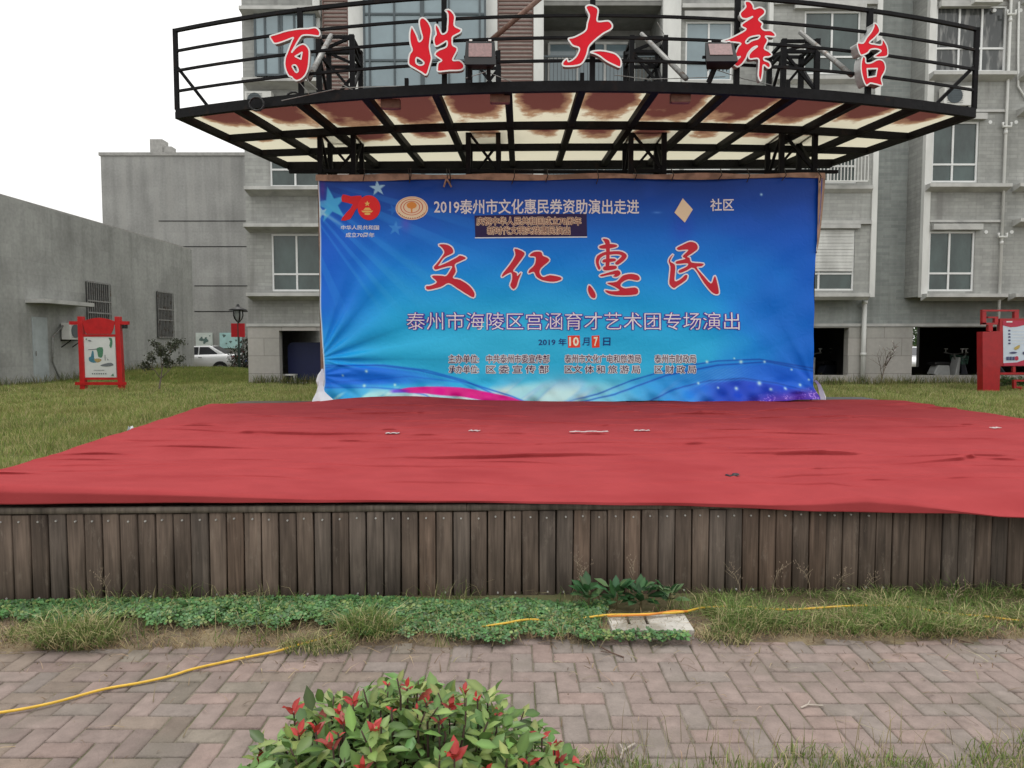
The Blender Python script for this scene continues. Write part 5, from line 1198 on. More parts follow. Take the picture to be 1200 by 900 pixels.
def gboard():
    Yb_ = 19.3; G = lambda px, py: at(px, py, Yb_); t = wthing('notice_board', 'red metal notice board with key pattern fretwork and a pale blue poster', 'notice board', (at(1170, 455, Yb_)[0], Yb_, .12))
    def slab(pl, y0, y1, nm, mt, par=None):
        m = MB(); m.prism([G(*p) for p in pl], Yb_+y0, Yb_+y1); o = m.build(nm, mt, t)
        return o
    slab([(1148, 389), (1170, 388), (1167.5, 466), (1148.5, 464)], -.12, .12, 'post', M['redpaint_dark'])
    slab([(1290, 388), (1312, 388), (1310, 466), (1292, 466)], -.12, .12, 'post', M['redpaint_dark'])
    fr = [((1150,363),(1193,363),(1193,365),(1150,365)), ((1150,365.2),(1154.5,365.2),(1154.5,380),(1150,380)), ((1150,378.2),(1168,378.2),(1168,380.4),(1150,380.4)), ((1164.5,371),(1168.5,371),(1168.5,378),(1164.5,378)), ((1156.5,371),(1164.4,371),(1164.4,373),(1156.5,373)), ((1187.5,365.2),(1192.5,365.2),(1192.5,373),(1187.5,373)), ((1157,380.6),(1162,380.6),(1162,388),(1157,388))]
    m = MB()
    for f in fr: m.prism([G(*p) for p in f], Yb_-.05, Yb_+.05)
    for f in fr: m.prism([G(2460-p[0], p[1]) for p in f][::-1], Yb_-.049, Yb_+.049)
    m.build('key_fretwork', M['redpaint_dark'], t)
    slab([(1170.2, 373.3), (1289.8, 373.3), (1289.8, 429), (1168.8, 429)], -.06, .06, 'board_frame', M['redpaint_dark'])
    p = slab([(1173.5, 381), (1286, 379), (1286, 424), (1174, 425.5)], -.064, -.061, 'poster', mat('poster_pale_blue', (.56,.63,.72), .3, .05, 5))
    inks = {'r': mat('poster_crimson', (.45,.03,.07), .4, .1, 10), 'k': mat('poster_ink_navy', (.07,.07,.16), .5, .2, 20), 'y': mat('poster_amber', (.45,.33,.10), .5, .2, 20), 'w': M['white']}
    k = 0
    def pr(pl, c_):
        nonlocal k; k += 1; m = MB(); m.fill([G(*q_) for q_ in pl], Yb_-.068-k*.0006); o = m.build('poster_print', inks[c_]); o.data.transform(Matrix.Translation(-t.location)); o.parent = p
    pr([(1173.5,376),(1288,375),(1288,383),(1220,380),(1200,380.5),(1190,383),(1182,383.5),(1173.5,381.5)], 'r'); pr([(1174,425.5),(1190,424.5),(1200,421),(1230,419),(1288,421),(1288,428),(1174,428.5)], 'r')
    for y_ in (386.5, 390.5, 394, 397.8, 401.5): pr([(1179.5,y_),(1182,y_),(1182,y_+1.8),(1179.5,y_+1.8)], 'k'); pr([(1184,y_+.4),(1225,y_+.4),(1225,y_+1.0),(1184,y_+1.0)], 'w')
    pr(smooth_poly([(1186,408),(1190,405),(1193,404.5),(1192,408),(1188,410)], 2), 'y'); pr(smooth_poly([(1180,413.5),(1185,412),(1190,413),(1186,414.5)], 2), 'k'); pr(smooth_poly([(1196,413),(1198,412),(1199,415),(1197,415.5)], 2), 'k')
    for a in range(3): pr([(1177+a*3.4,418),(1179.9+a*3.4,417.8),(1179.9+a*3.4,422),(1177+a*3.4,422)], 'k')
    pr(smooth_poly([(1187,418),(1190.5,417.5),(1191,421.5),(1187.5,422)], 2), 'r'); pr([(1177,376.5),(1184,376.4),(1184,378),(1177,378)], 'w')
    slab([(1166, 436.5), (1290, 436.5), (1290, 439), (1166, 439)], -.04, .04, 'lower_rail', M['redpaint_dark'])
    m = MB()
    for f in (((1187,445),(1203,445),(1203,447),(1187,447)), ((1187,447.2),(1190,447.2),(1190,455),(1187,455)), ((1190.2,453),(1197,453),(1197,455),(1190.2,455)), ((1194,455.2),(1198,455.2),(1198,461),(1194,461)), ((1186,429.2),(1189,429.2),(1189,436.3),(1186,436.3))): m.prism([G(*q_) for q_ in f], Yb_-.04, Yb_+.04)
    m.build('lower_fretwork', M['redpaint_dark'], t)
gboard()

# street lamp
Yl = 33.0; xl = at(280.5, 430, Yl)[0]
t = thing('street_lamp', 'black post lamp with a wide cap and two red plaques beside the white car', 'street lamp', (xl, Yl, 0)); zl = lambda py: at(280, py, Yl)[1]
m = MB(); m.tube([(0, 0, -.2), (0, 0, .5), (0, 0, zl(376))], [.08, .055, .045], 10); m.build('post', mat('green_black_post', (.012,.03,.02), .5, .2, 6), t, smooth=True)
m = MB(); z0 = zl(377); z1 = zl(364)
for k in range(4):
    a = k*PI/2+.7; m.tube([(.05*math.cos(a), .05*math.sin(a), z0), (.16*math.cos(a), .16*math.sin(a), z0+.14), (.21*math.cos(a), .21*math.sin(a), z0+.3), (.20*math.cos(a), .20*math.sin(a), z1)], .03, 6)
m.build('cage', M['black'], t); m = MB(); m.lathe([(.05, z0+.02), (.14, z0+.16), (.17, z0+.30), (.15, z1-.01)], n=14); m.build('lamp_glass', mat('frosted_lamp', (.40,.42,.42), .3, .05, 5), t, smooth=True)
m = MB(); m.lathe([(.0, z1), (.40, z1+.0), (.41, z1+.04), (.20, z1+.12), (.09, z1+.16), (.07, z1+.24), (.05, z1+.29), (0, z1+.31)], n=20); m.build('cap', M['black'], t, smooth=True)
for sx in (-1, 1):
    m = MB(); m.box(sx*.17-.14, sx*.17+.14, -.08, -.05, zl(395), zl(379)); m.tube([(sx*.05, 0, zl(381)), (sx*.30, -.065, zl(381))], .015, 6); m.build('plaque', mat('bright_red_plaque', (.62,.02,.03), .4, .1, 6), t)

# white car behind the low building
M['carpaint'] = mat('white_car_paint', (.74,.75,.76), .25, .02, 3, coat=.6); M['carglass'] = mat('car_glass', (.02,.022,.03), .06, .1, 3, spec=.9)
def car(x, y, z, rz, label):
    t = thing('parked_car', label, 'car', (x, y, z), rz, None)
    # body: cross sections along the length (rear at +x)
    secs = [(-2.25, .45, .62, .62), (-2.1, .30, .74, .78), (-1.2, .24, .90, .86), (-.6, .22, .97, .88), (.5, .22, 1.0, .89), (1.4, .24, 1.02, .88), (1.95, .28, 1.04, .84), (2.2, .34, .98, .76), (2.26, .45, .75, .72)]
    m = MB(); n = 12; rings = []
    for (x_, zb_, zt_, hw) in secs:
        i = len(m.v)
        for (a, b_) in ((-.80, 0), (-.97, .18), (-1, .5), (-.97, .8), (-.86, 1), (-.3, 1.015), (.3, 1.015), (.86, 1), (.97, .8), (1, .5), (.97, .18), (.80, 0)): m.v.append((x_, a*hw, zb_+b_*(zt_-zb_)))
        rings.append(i)
    for a, b_ in zip(rings, rings[1:]):
        for k in range(n): m.f.append((a+k, a+(k+1) % n, b_+(k+1) % n, b_+k)); m.mi.append(0)
    m.f.append(tuple(rings[0]+k for k in range(n))); m.f.append(tuple(rings[-1]+k for k in range(n-1, -1, -1))); m.mi += [0, 0]
    m.build('body', M['carpaint'], t, smooth=True)
    m = MB(); c_ = [(-1.05, .93, .74), (-.25, 1.42, .56), (.75, 1.44, .56), (1.55, 1.0, .72)]; i = 0
    for (x_, z_, hw) in c_: m.v += [(x_, -hw, z_), (x_, hw, z_)]
    for (x_, z_, hw) in c_: pass
    base = [(-1.05, .90, .76), (1.55, .96, .74)]
    m.f += [(0, 1, 3, 2), (2, 3, 5, 4), (4, 5, 7, 6), (0, 2, 4, 6), (1, 7, 5, 3), (0, 6, 7, 1)]; m.mi += [0]*6
    m.build('cabin', M['carpaint'], t, bevel=.05, smooth=True)
    m = MB()
    for sy in (-1, 1):
        w_ = lambda x_, z_: (x_, sy*(.735-(z_-.95)/.48*.17+.012), z_)
        m.face([w_(-.82, 1.0), w_(-.2, 1.36), w_(.22, 1.37), w_(.22, 1.0)]); m.face([w_(.28, 1.0), w_(.28, 1.37), w_(.70, 1.37), w_(1.18, 1.03)])
    m.face([(.86, -.52, 1.405), (.86, .52, 1.405), (1.50, .66, 1.045), (1.50, -.66, 1.045)]); m.face([(-.34, -.52, 1.38), (-.34, .52, 1.38), (-.98, .68, .985), (-.98, -.68, .985)])
    m.build('window', M['carglass'], t, recalc=False)
    for wx in (-1.35, 1.32):
        for sy in (-1, 1):
            m = MB(); m.tube([(wx, sy*.72, .31), (wx, sy*.895, .31)], .33, 20); wh = m.build('wheel', M['rubber'], t)
            m = MB(); m.tube([(wx, sy*.88, .31), (wx, sy*.905, .31)], .21, 14); o = m.build('rim', M['steel_grey'], t); o.parent = wh
            m = MB(); m.lathe([(.30, 0), (.38, 0)], n=20); 
            for v in range(len(m.v)): a, b_, _ = m.v[v]; m.v[v] = (wx+a, sy*.898, .31+b_)
            m.build('wheel_arch', M['black'], t, recalc=False)
    m = MB()
    for sy in (-1, 1): m.box(1.86, 2.235, sy*.62-.19, sy*.62+.19, .78, .95)
    m.build('tail_light', mat('tail_light_red', (.38,.012,.02), .2, .1, 10, coat=.5), t, bevel=.02)
    m = MB(); m.box(2.255, 2.275, -.26, .26, .62, .74); m.build('number_plate', mat('plate_blue', (.03,.09,.30), .4, .05, 5), t)
    m = MB()
    for sy in (-1, 1): m.box(.30, .46, sy*.895-.02, sy*.895+.02, .86, .89)
    m.build('door_handle', M['steel_grey'], t); return t
xc = at(281.5, 420, 35.5)[0]; car(xc-2.25, 36.0, -.10, rad(4), 'white saloon car parked by the cement block, rear end showing past the low building')
xr_ = at(1073, 405, 38)[0]; car(xr_-.4, 38, -.15, rad(86), 'white car seen through the gap at the back of the open garage')

# electric scooters in the garages
def scooter(x, y, rz, label, paint, basket=True):
    t = thing('electric_scooter', label, 'scooter', (x, y, .08), rz, 'scooters stored in the open ground floor')
    m = MB()
    for wx in (-.62, .62): m.tube([(wx, -.05, .22), (wx, .05, .22)], .22, 18)
    m.build('wheel', M['rubber'], t)
    m = MB(); m.prism([(-.75, .42), (-.55, .70), (.02, .68), (.08, .35), (.30, .30), (.42, .75), (.50, .95), (.58, .93), (.52, .30), (.30, .20), (-.3, .20)], -.13, .13); m.build('body', paint, t, bevel=.03)
    m = MB(); m.box(-.72, .02, -.14, .14, .70, .80); m.build('seat', M['black'], t, bevel=.04)
    m = MB(); m.tube([(.46, 0, .9), (.40, 0, 1.06)], .03, 8); m.tube([(.36, -.32, 1.10), (.42, -.1, 1.05), (.42, .1, 1.05), (.36, .32, 1.10)], .02, 8); m.build('handlebar', M['steel_grey'], t)
    m = MB(); m.tube([(.62, 0, .22), (.47, 0, .95)], .03, 8); m.build('fork', M['steel_grey'], t)
    m = MB()
    for sy in (-1, 1): m.lathe([(.0, -.01), (.06, -.01), (.06, .01), (0, .01)], (.40, sy*.28, 1.22), 10); m.tube([(.40, sy*.28, 1.08), (.40, sy*.28, 1.2)], .01, 5)
    m.build('mirror', M['plastic_w'], t)
    if basket:
        m = MB()
        for k in range(9):
            a = k/8; m.tube([(.58+.02, -.17+.34*a, .72), (.80, -.2+.4*a, .72), (.86, -.2+.4*a, .98)], .007, 4); m.tube([(.56, -.17+.34*a, .95), (.6, -.17+.34*a, .72)], .007, 4)
        for z in (.78, .86, .98): m.tube([(.58, -.18, z), (.82, -.2, z), (.82, .2, z), (.58, .18, z)], .008, 4)
        m.build('basket', mat('green_wire', (.06,.16,.11), .5, .2, 9), t)
    return t
gp = mat('grey_scooter_paint', (.42,.43,.42), .3, .1, 5, coat=.4); dp = mat('dark_scooter_paint', (.03,.035,.05), .3, .1, 5, coat=.4)
scooter(at(1108, 430, 23.9)[0], 23.9, rad(25), 'grey electric scooter behind the low garage wall beside the red fretwork board', gp)
scooter(at(1150, 430, 24.3)[0], 24.4, rad(150), 'dark electric scooter with a green basket partly behind the red post', dp)
scooter(at(948, 430, 23.8)[0], 23.8, rad(60), 'grey electric scooter in the garage just beside the banner edge', gp, False)
scooter(at(978, 430, 24.6)[0], 24.8, rad(35), 'dark electric scooter deeper in the garage beside the drainpipe', dp, False)
# dark blue screen in the left opening
m = MB(); x0, z1 = at(337, 401, 23.4); x1 = at(402, 401, 23.4)[0]; rr_ = .18
pl = [(x0, .3), (x1, .3), (x1, z1-rr_)] + [(x1-rr_+rr_*math.cos(k*PI/10), z1-rr_+rr_*math.sin(k*PI/10)) for k in range(1, 6)] + [(x0+rr_-rr_*math.sin(k*PI/10), z1-rr_+rr_*math.cos(k*PI/10)) for k in range(1, 6)]
m.prism(pl, 23.40, 23.46); t = wthing('folding_screen', 'dark blue folding screen with rounded corners standing in the left garage opening', 'screen', ((x0+x1)/2, 23.43, .08))
o = m.build('screen_panel', mat('navy_panel', (.010,.016,.075), .5, .1, 4), t)
m = MB()
for x in (x0+.12, x1-.12): m.box(x-.03, x+.03, 23.25, 23.62, .08, .14); m.box(x-.02, x+.02, 23.41, 23.45, .14, .30)
m.build('foot', M['steel'], t)
x0, z0 = at(340, 444, 23.1); t = thing('white_stool', 'small white stool in the corner of the left garage opening', 'stool', (x0, 23.1, .08))
m = MB(); m.box(-.2, .2, -.15, .15, .38, .43); m.build('seat', M['plastic_w'], t, bevel=.02)
for sx in (-.16, .16):
    for sy in (-.11, .11): m = MB(); m.bar((sx*1.15, sy*1.1, 0), (sx, sy, .38), .035); m.build('leg', M['plastic_w'], t)

# ------------------------------------------------------------------ plants
def cols_from(base, n, var=.25, alt=None, p=.2):
    c = np.array(base)[None, :]*np.clip(rng.normal(1, var, (n, 1)), .45, 1.8)*np.clip(rng.normal(1, .06, (n, 3)), .8, 1.2)
    if alt is not None:
        k = rng.random(n) < p; c[k] = np.array(alt)[None, :]*np.clip(rng.normal(1, .2, (k.sum(), 1)), .6, 1.5)
    return c
def grass(name, x, y, z, h, w, m_, base, alt, p, lean=.35, parent=None, label=None, kind='stuff', patch=True):
    n = len(x); a = rng.random(n)*2*PI; la = rng.random(n)*2*PI; ln = np.abs(rng.normal(lean, lean*.5, n))
    px, py = np.cos(a)*w/2, np.sin(a)*w/2; lx_, ly_ = np.cos(la)*ln*h, np.sin(la)*ln*h
    b = np.stack([x, y, z], -1)
    v0 = b + np.stack([-px, -py, 0*z], -1); v1 = b + np.stack([px, py, 0*z], -1)
    mid = b + np.stack([lx_*.35, ly_*.35, h*.6], -1); v2 = mid + np.stack([px*.75, py*.75, 0*z], -1); v3 = mid - np.stack([px*.75, py*.75, 0*z], -1)
    tip = b + np.stack([lx_, ly_, h*(1-.25*np.minimum(ln, 1.2)**2)], -1)
    V = np.stack([v0, v1, v2, v3, tip], 1).reshape(-1, 3); o = (np.arange(n)*5)[:, None]
    F = np.concatenate([o+np.array([[0, 1, 2, 3]]), o+np.array([[3, 2, 4]])], 1).ravel(); Sz = np.tile([4, 3], n)
    c = cols_from(base, n, .25, alt, p)
    if patch:
        pn = vnoise(x*.9+40, y*.5+40, 4)*.6+vnoise(x*2.7+40, y*1.4+40, 6)*.4; c *= (.72+.56*pn)[:, None]
        yl_ = smst(.52, .75, pn)[:, None]; c = c*(1-yl_*.5)+np.array((.22, .21, .07))*yl_*.5
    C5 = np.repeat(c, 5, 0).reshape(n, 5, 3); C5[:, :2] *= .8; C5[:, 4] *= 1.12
    o = np_mesh(name, V, F, Sz, m_, parent, C5.reshape(-1, 3)); 
    if kind: tag(o, kind=kind)
    return o
leaf_mat('grass_leaf', trans=.35, rough=.6, spec=.2); leaf_mat('broad_leaf', trans=.22, rough=.38, spec=.4)
# lawn
def side_ok(x, y):
    yl_ = np.clip((y-front(-3.5))/(10.95-front(-3.5)), 0, 1.2)
    left = np.interp(y, [4.3, 5.3, 7, 9, 10.8, 12.2], [-3.5, -3.78, -4.0, -4.3, -4.6, -4.6]); right = np.interp(y, [4.4, 9, 11.9, 12.2], [7.1, 6.35, 5.85, 5.85])
    return ~((x > left-.03) & (x < right+.05) & (y < 12.05))
n = 520000
y = 4.5 + (22.5-4.5)*rng.random(n)**.75; x = (rng.random(n)*2-1)*(y*.78+1.0)
k = side_ok(x, y) & (x > -14.7) & ~((np.abs(x-.7) < 4.2) & (y > 12.2)); x, y = x[k], y[k]
far = smst(6, 20, y); tuft = vnoise(x*1.7+30, y*1.3+30, 12)
h = (.085+.05*rng.random(len(x)))*(.55+.9*tuft)*(1+.25*far); w = .006+.010*far
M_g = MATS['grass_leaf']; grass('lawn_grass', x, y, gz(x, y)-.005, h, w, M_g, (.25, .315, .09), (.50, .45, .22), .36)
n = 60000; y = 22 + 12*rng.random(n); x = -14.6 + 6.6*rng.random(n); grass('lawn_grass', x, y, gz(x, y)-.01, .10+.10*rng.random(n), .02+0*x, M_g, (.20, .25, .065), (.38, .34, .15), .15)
n = 9000; x = rng.uniform(-14, 13, n); y = 5+16*rng.random(n)**.8; dn = vnoise(x*.8+20, y*.6+20, 41); k = side_ok(x, y) & (dn > .56) & (y < 21.5) & ~((np.abs(x-.7) < 4.2) & (y > 12.2)); x, y = x[k], y[k]
grass('lawn_weeds', x, y, gz(x, y), .14+.16*rng.random(len(x)), .007+.010*smst(6, 18, y), M_g, (.21, .27, .085), (.50, .44, .24), .35, lean=.5)
n = 900; x = rng.uniform(-4, 4, n); y = np.where(rng.random(n) < .6, 3.62-.35*rng.random(n)**2, rng.uniform(2.5, 3.6, n)); grass('path_litter', x, y, np.full(n, .018), rng.uniform(.01, .035, n), .003+.004*rng.random(n), M_g, (.34, .27, .17), (.20, .14, .09), .4, lean=3.0, patch=False)
# taller weeds along walls
n = 2600; x = np.concatenate([rng.uniform(5, 16, n), rng.uniform(-8, -5.4, 700), rng.uniform(-14.7, -14.1, 1200)]); y = np.concatenate([rng.uniform(21.6, 22.5, n)-.5*rng.random(n)**2, rng.uniform(21.9, 22.5, 700), rng.uniform(18, 33, 1200)])
grass('wall_weeds', x, y, gz(x, y), .18+.28*rng.random(len(x)), .014+0*x, M_g, (.10, .125, .04), (.30, .26, .13), .3)

# planting strip -------------------------------------------------------
def strip_y(py): return np.interp(py, [700, 765], [4.36, 3.68])
def gxy(px, py, z=.03): p = atZ(px, py, z); return p.x, p.y
# clover carpet, denser toward the stage; absent where the soil is bare
n = 26000; x = rng.uniform(-4.2, 1.75, n); y = rng.uniform(3.54, 4.32, n)
pxs = 600+x*850/y; edge_y = np.interp(pxs, [-100, 0, 60, 160, 230, 330, 420, 520, 600, 700, 720, 780, 900], [3.82, 3.80, 3.80, 3.78, 3.70, 3.76, 3.68, 3.60, 3.58, 3.62, 4.18, 4.24, 4.5]) + .04*np.sin(x*11)+.03*np.sin(x*27)
k = (y > edge_y) & (rng.random(n) < .35+.65*smst(0, .12, y-edge_y)); k |= (pxs > 700) & (pxs < 810) & (y > 3.58) & (y < 3.66) & (rng.random(n) < .8)
k &= ~((pxs > 706) & (pxs < 816) & (y > 3.65) & (y < 3.92)); x, y = x[k], y[k]; n = len(x)
hump = .015+.05*vnoise(x*3+9, y*4+9, 3)+.03*np.exp(-((pxs[k]-300)/200)**2); hump *= 1-.75*smst(4.12, 4.28, y); hz_ = .03-.038*smst(3.9, 4.22, y)+hump*(.35+.65*np.sqrt(rng.random(n)))
M3 = [] ; tv = []; tf = []
for j in range(3):
    a = j*2*PI/3; d = np.array((math.cos(a), math.sin(a))); p_ = np.array((-d[1], d[0])); i = len(tv)
    for (r_, s_, z_) in ((.06, 0, 0), (.55, -.42, .06), (1.0, -.26, .02), (.92, 0, -.04), (1.0, .26, .02), (.55, .42, .06), (.5, 0, -.05)):
        q_ = d*r_+p_*s_; tv.append((q_[0], q_[1], z_))
    tf += [(i, i+6, i+1), (i, i+5, i+6), (i+1, i+6, i+3, i+2), (i+6, i+5, i+4, i+3)]
nn = np.stack([rng.normal(0, .35, n), rng.normal(-.25, .35, n), np.ones(n)], -1); dd_ = np.stack([rng.normal(0, 1, n), rng.normal(0, 1, n), np.zeros(n)], -1)
dd_ -= nn*(np.sum(dd_*nn, 1)/np.sum(nn*nn, 1))[:, None]; s = rng.uniform(.012, .027, n); mats3 = frames(dd_, nn, s, s)
V, F, Sz = instances(tv, tf, mats3, np.stack([x, y, hz_], -1)); c = cols_from((.080, .185, .060), n, .30, (.20, .27, .085), .2)
n_c = n; tag(np_mesh('clover_ground_cover', V, F, Sz, MATS['broad_leaf'], None, np.repeat(c, len(tv), 0)), kind='stuff')
n = 2600; x = rng.uniform(-4.2, 1.2, n); y = rng.uniform(3.52, 4.25, n); dens = vnoise(x*3+7, y*5+3, 31); k = dens > .52; x, y = x[k], y[k]
grass('strip_grass', x, y, np.full(len(x), .024), .06+.10*rng.random(len(x)), .0045+0*x, M_g, (.15, .21, .06), (.42, .37, .20), .35, lean=.9, patch=False)
# straw and dead stems over the bare soil
n = 7500; x = rng.uniform(-4, 4.5, n); y = 3.60-.12*smst(.8, -2.2, x)+.34*rng.random(n)**1.3; a = rng.random(n)*PI
grass('dry_straw', x, y, np.full(n, .032)+.01*rng.random(n), rng.uniform(.03, .10, n)*.55, .0035+0*x, M_g, (.36, .28, .16), (.22, .15, .09), .3, lean=1.5, patch=False)
# mixed green and dry grass on the right of the strip
def tuft_grass(name, cx, cy, rx_, ry_, n, hmin, hmax, lean=.5, base=(.15, .215, .06), alt=(.46, .41, .22), p=.25, w=.005):
    r_ = np.sqrt(rng.random(n)); a = rng.random(n)*2*PI; x = cx+rx_*r_*np.cos(a); y = cy+ry_*r_*np.sin(a)
    return grass(name, x, y, np.full(n, .022), rng.uniform(hmin, hmax, n)*(1.15-.5*r_), np.full(n, w), M_g, base, alt, p, lean=lean, patch=False)
n = 15000; x = rng.uniform(1.08, 4.6, n); y = rng.uniform(3.66, 4.36, n); dens = vnoise(x*5+3, y*6+3, 21); k = (rng.random(n) < .40+1.1*smst(.3, .7, dens)); x, y = x[k], y[k]
grass('strip_grass', x, y, np.full(len(x), .024)-.04*smst(3.9, 4.22, y), .04+.11*rng.random(len(x))*dens[k]*1.3, .0055+0*x, M_g, (.165, .24, .07), (.48, .42, .23), .22, lean=1.1, patch=False)
for i, (px, py, rx_, n, hh, alt_p) in enumerate(((92, 752, .19, 620, .22, .25), (430, 742, .13, 420, .22, .12), (372, 758, .16, 300, .10, .4), (28, 745, .10, 120, .12, .4), (880, 735, .16, 260, .16, .3), (985, 735, .2, 300, .16, .25), (1080, 738, .2, 320, .17, .25), (850, 748, .12, 160, .10, .5), (1150, 728, .2, 200, .12, .3), (1040, 720, .18, 220, .18, .3))):
    gx_, gy_ = gxy(px, py); o = tuft_grass('grass_tuft', gx_, gy_, rx_*1.15, .10, int(n*1.3), hh*.4, hh, 1.0, p=alt_p+.12)
    lbl = ['big pale grass tuft on the path edge before the leftmost planks', 'tall green grass tuft in the clover above the bush', 'short dry grass tuft beside the yellow cable end', 'small thin grass tuft nearest the left picture edge', 'dry mixed grass tuft just right of the concrete slab', 'grass tuft in the weedy strip below the carpet bulge', 'wide grass tuft at the foot of the right planks', 'low yellowed grass tuft on the path edge right of the slab', 'grass tuft under the drooping carpet corner', 'tall grass tuft standing against the right planks'][i]
    del o['kind']; tag(o, lbl, 'grass tuft', 'grass tufts in the strip before the stage')
# dry seed stalks before the planks
for i, (px, py) in enumerate(((675, 702), (688, 700), (742, 700), (868, 700), (905, 699), (950, 700), (978, 700), (1012, 700), (128, 706), (1110, 735))):
    gx_, gy_ = gxy(px, py); t = thing('seed_stalk', ['thin dry seed stalk before the planks left of the broadleaf weed', 'thin dry seed stalk just beside the broadleaf weed', 'dry stalk rising out of the broadleaf weed', 'curved dry stalk above the slab end of the grass', 'dry stalk near the grey plank under the plug', 'branching dry stalk before the mid right planks', 'pale branching stalk before the reddish plank', 'short dry stalk under the carpet bulge', 'lone dry stalk before the leftmost planks', 'bent dry stalk in the right end of the strip'][i], 'dry stalk', (gx_, gy_, .02), random.random()*6, 'dry stalks before the stage')
    m = MB(); hh = random.uniform(.13, .26); pts = [(0, 0, 0), (.01, .0, hh*.5), (.04, .01, hh*.85), (.08, .015, hh)]; m.tube(pts, [.0015, .0013, .001, .0007], 4)
    for j in range(5): z = hh*(.5+.1*j); m.tube([(.02+.01*j, .003*j, z), (.02+.01*j+random.uniform(-.06, .06), random.uniform(-.03, .03), z+.05)], .0007, 4)
    m.build('stem', mat('dry_stalk', (.36,.29,.20), .8, .2, 20), t)
    m = MB()
    for j in range(16): z = hh*(.5+.035*j); c_ = Vector((.02+.004*j+random.uniform(-.03, .03), random.uniform(-.02, .02), z+.03)); m.bar(c_, c_+Vector((random.uniform(-.006, .006), 0, .008)), .0026)
    m.build('seed_head', mat('seed_head', (.30,.23,.17), .8, .2, 20), t)
# broadleaf weed beside the slab
def leaves_obj(name, pos, d, nrm, L_, W_, cols, parent, mt, curl=1.0):
    tv = np.array(LEAF_V, float); tv[:, 2] *= curl; V, F, Sz = instances(tv, LEAF_F, frames(d, nrm, L_, W_), pos)
    vf = np.array((1.15, .88, .92, 1.25, .86, .95, 1.2, .9)); cc = np.repeat(cols, len(tv), 0)*np.tile(vf, len(pos))[:, None]
    return np_mesh(name, V, F, Sz, mt, parent, cc, smooth=True)
gx_, gy_ = gxy(742, 712); t = thing('broadleaf_weed', 'leafy dark green weed between the planks and the concrete slab', 'weed', (gx_, gy_, .03))
pos, d, nm, L_ = [], [], [], []
for (cx_, cn) in ((-.26, 20), (-.1, 26), (.04, 30), (.20, 18)):
    for j in range(cn):
        a = random.random()*2*PI; el = random.uniform(.1, 1.1); dv_ = Vector((math.cos(a)*math.cos(el), math.sin(a)*math.cos(el)*.8-.2, math.sin(el))); r0 = random.uniform(.01, .06)
        pos.append((cx_+dv_.x*r0, dv_.y*r0*.6, .03+random.uniform(0, .09))); d.append(dv_); nm.append((-dv_.x*dv_.z, -dv_.y*dv_.z-.2, 1.2-dv_.z)); L_.append(random.uniform(.06, .11))
pos, d, nm, L_ = map(np.array, (pos, d, nm, L_)); leaves_obj('foliage', pos, d, nm, L_, L_*.62, cols_from((.045, .12, .045), len(pos), .2, (.10, .17, .07), .2), t, MATS['broad_leaf'])
m = MB()
for cx_ in (-.26, -.1, .04, .2): m.tube([(cx_, 0, -.02), (cx_+.01, -.01, .10)], .006, 6)
m.build('stem', mat('weed_stem', (.12,.10,.05), .7, .2, 10), t)
# concrete slab cover with two slots
xa, ya = gxy(716, 740); xb, yb = gxy(806, 722); m = MB(); y0, y1 = 3.66, 3.88
x0, x1 = gxy(714, 735)[0], gxy(807, 735)[0]; ss = [(x0+(x1-x0)*f) for f in (.22, .26, .45, .49)]
for a, b_, full in ((x0, ss[0], 1), (ss[0], ss[1], 0), (ss[1], ss[2], 1), (ss[2], ss[3], 0), (ss[3], x1, 1)):
    if full: m.box(a, b_, y0, y1, .0, .062)
    else: m.box(a, b_, y0, y0+.08, .0, .062); m.box(a, b_, y0+.08, y1, 0, .02)
o = m.build('concrete_slab', mat('pale_concrete', (.46,.44,.40), .9, .2, 9, bump=.5, bscale=50, second=(.25,.23,.19), sec_scale=6)); tag(o, 'small pale concrete drain slab with two slots in the planting strip', 'drain cover')
# twigs on the path
TW = 'twigs lying on the path'
for i, (px, py, l_, rz, lb) in enumerate(((716, 764, .16, 2.3, 'thin brown twig on the path below the concrete slab'), (951, 828, .10, .2, 'short pale twig in the middle of the path right of the bush'), (735, 880, .12, 1.0, 'pale forked twig at the bush side of the front grass'), (1130, 752, .08, 2.6, 'tiny twig at the upper path edge below the right planks'))):
    gx_, gy_ = gxy(px, py, .02); m = MB(); m.tube([(-l_/2, 0, 0), (-l_*.1, .012, .004), (l_/2, -.005, .002)], .0035, 5); m.tube([(-l_*.1, .012, .004), (l_*.2, .04, .004)], .002, 4)
    o = m.build('twig', mat('twig_brown' if i != 1 and i != 2 else 'twig_pale', (.10,.06,.045) if i not in (1, 2) else (.42,.37,.32), .8, .2, 10)); o.location = (gx_, gy_, .02); o.rotation_euler = (0, 0, rz); tag(o, lb, 'twig', TW)
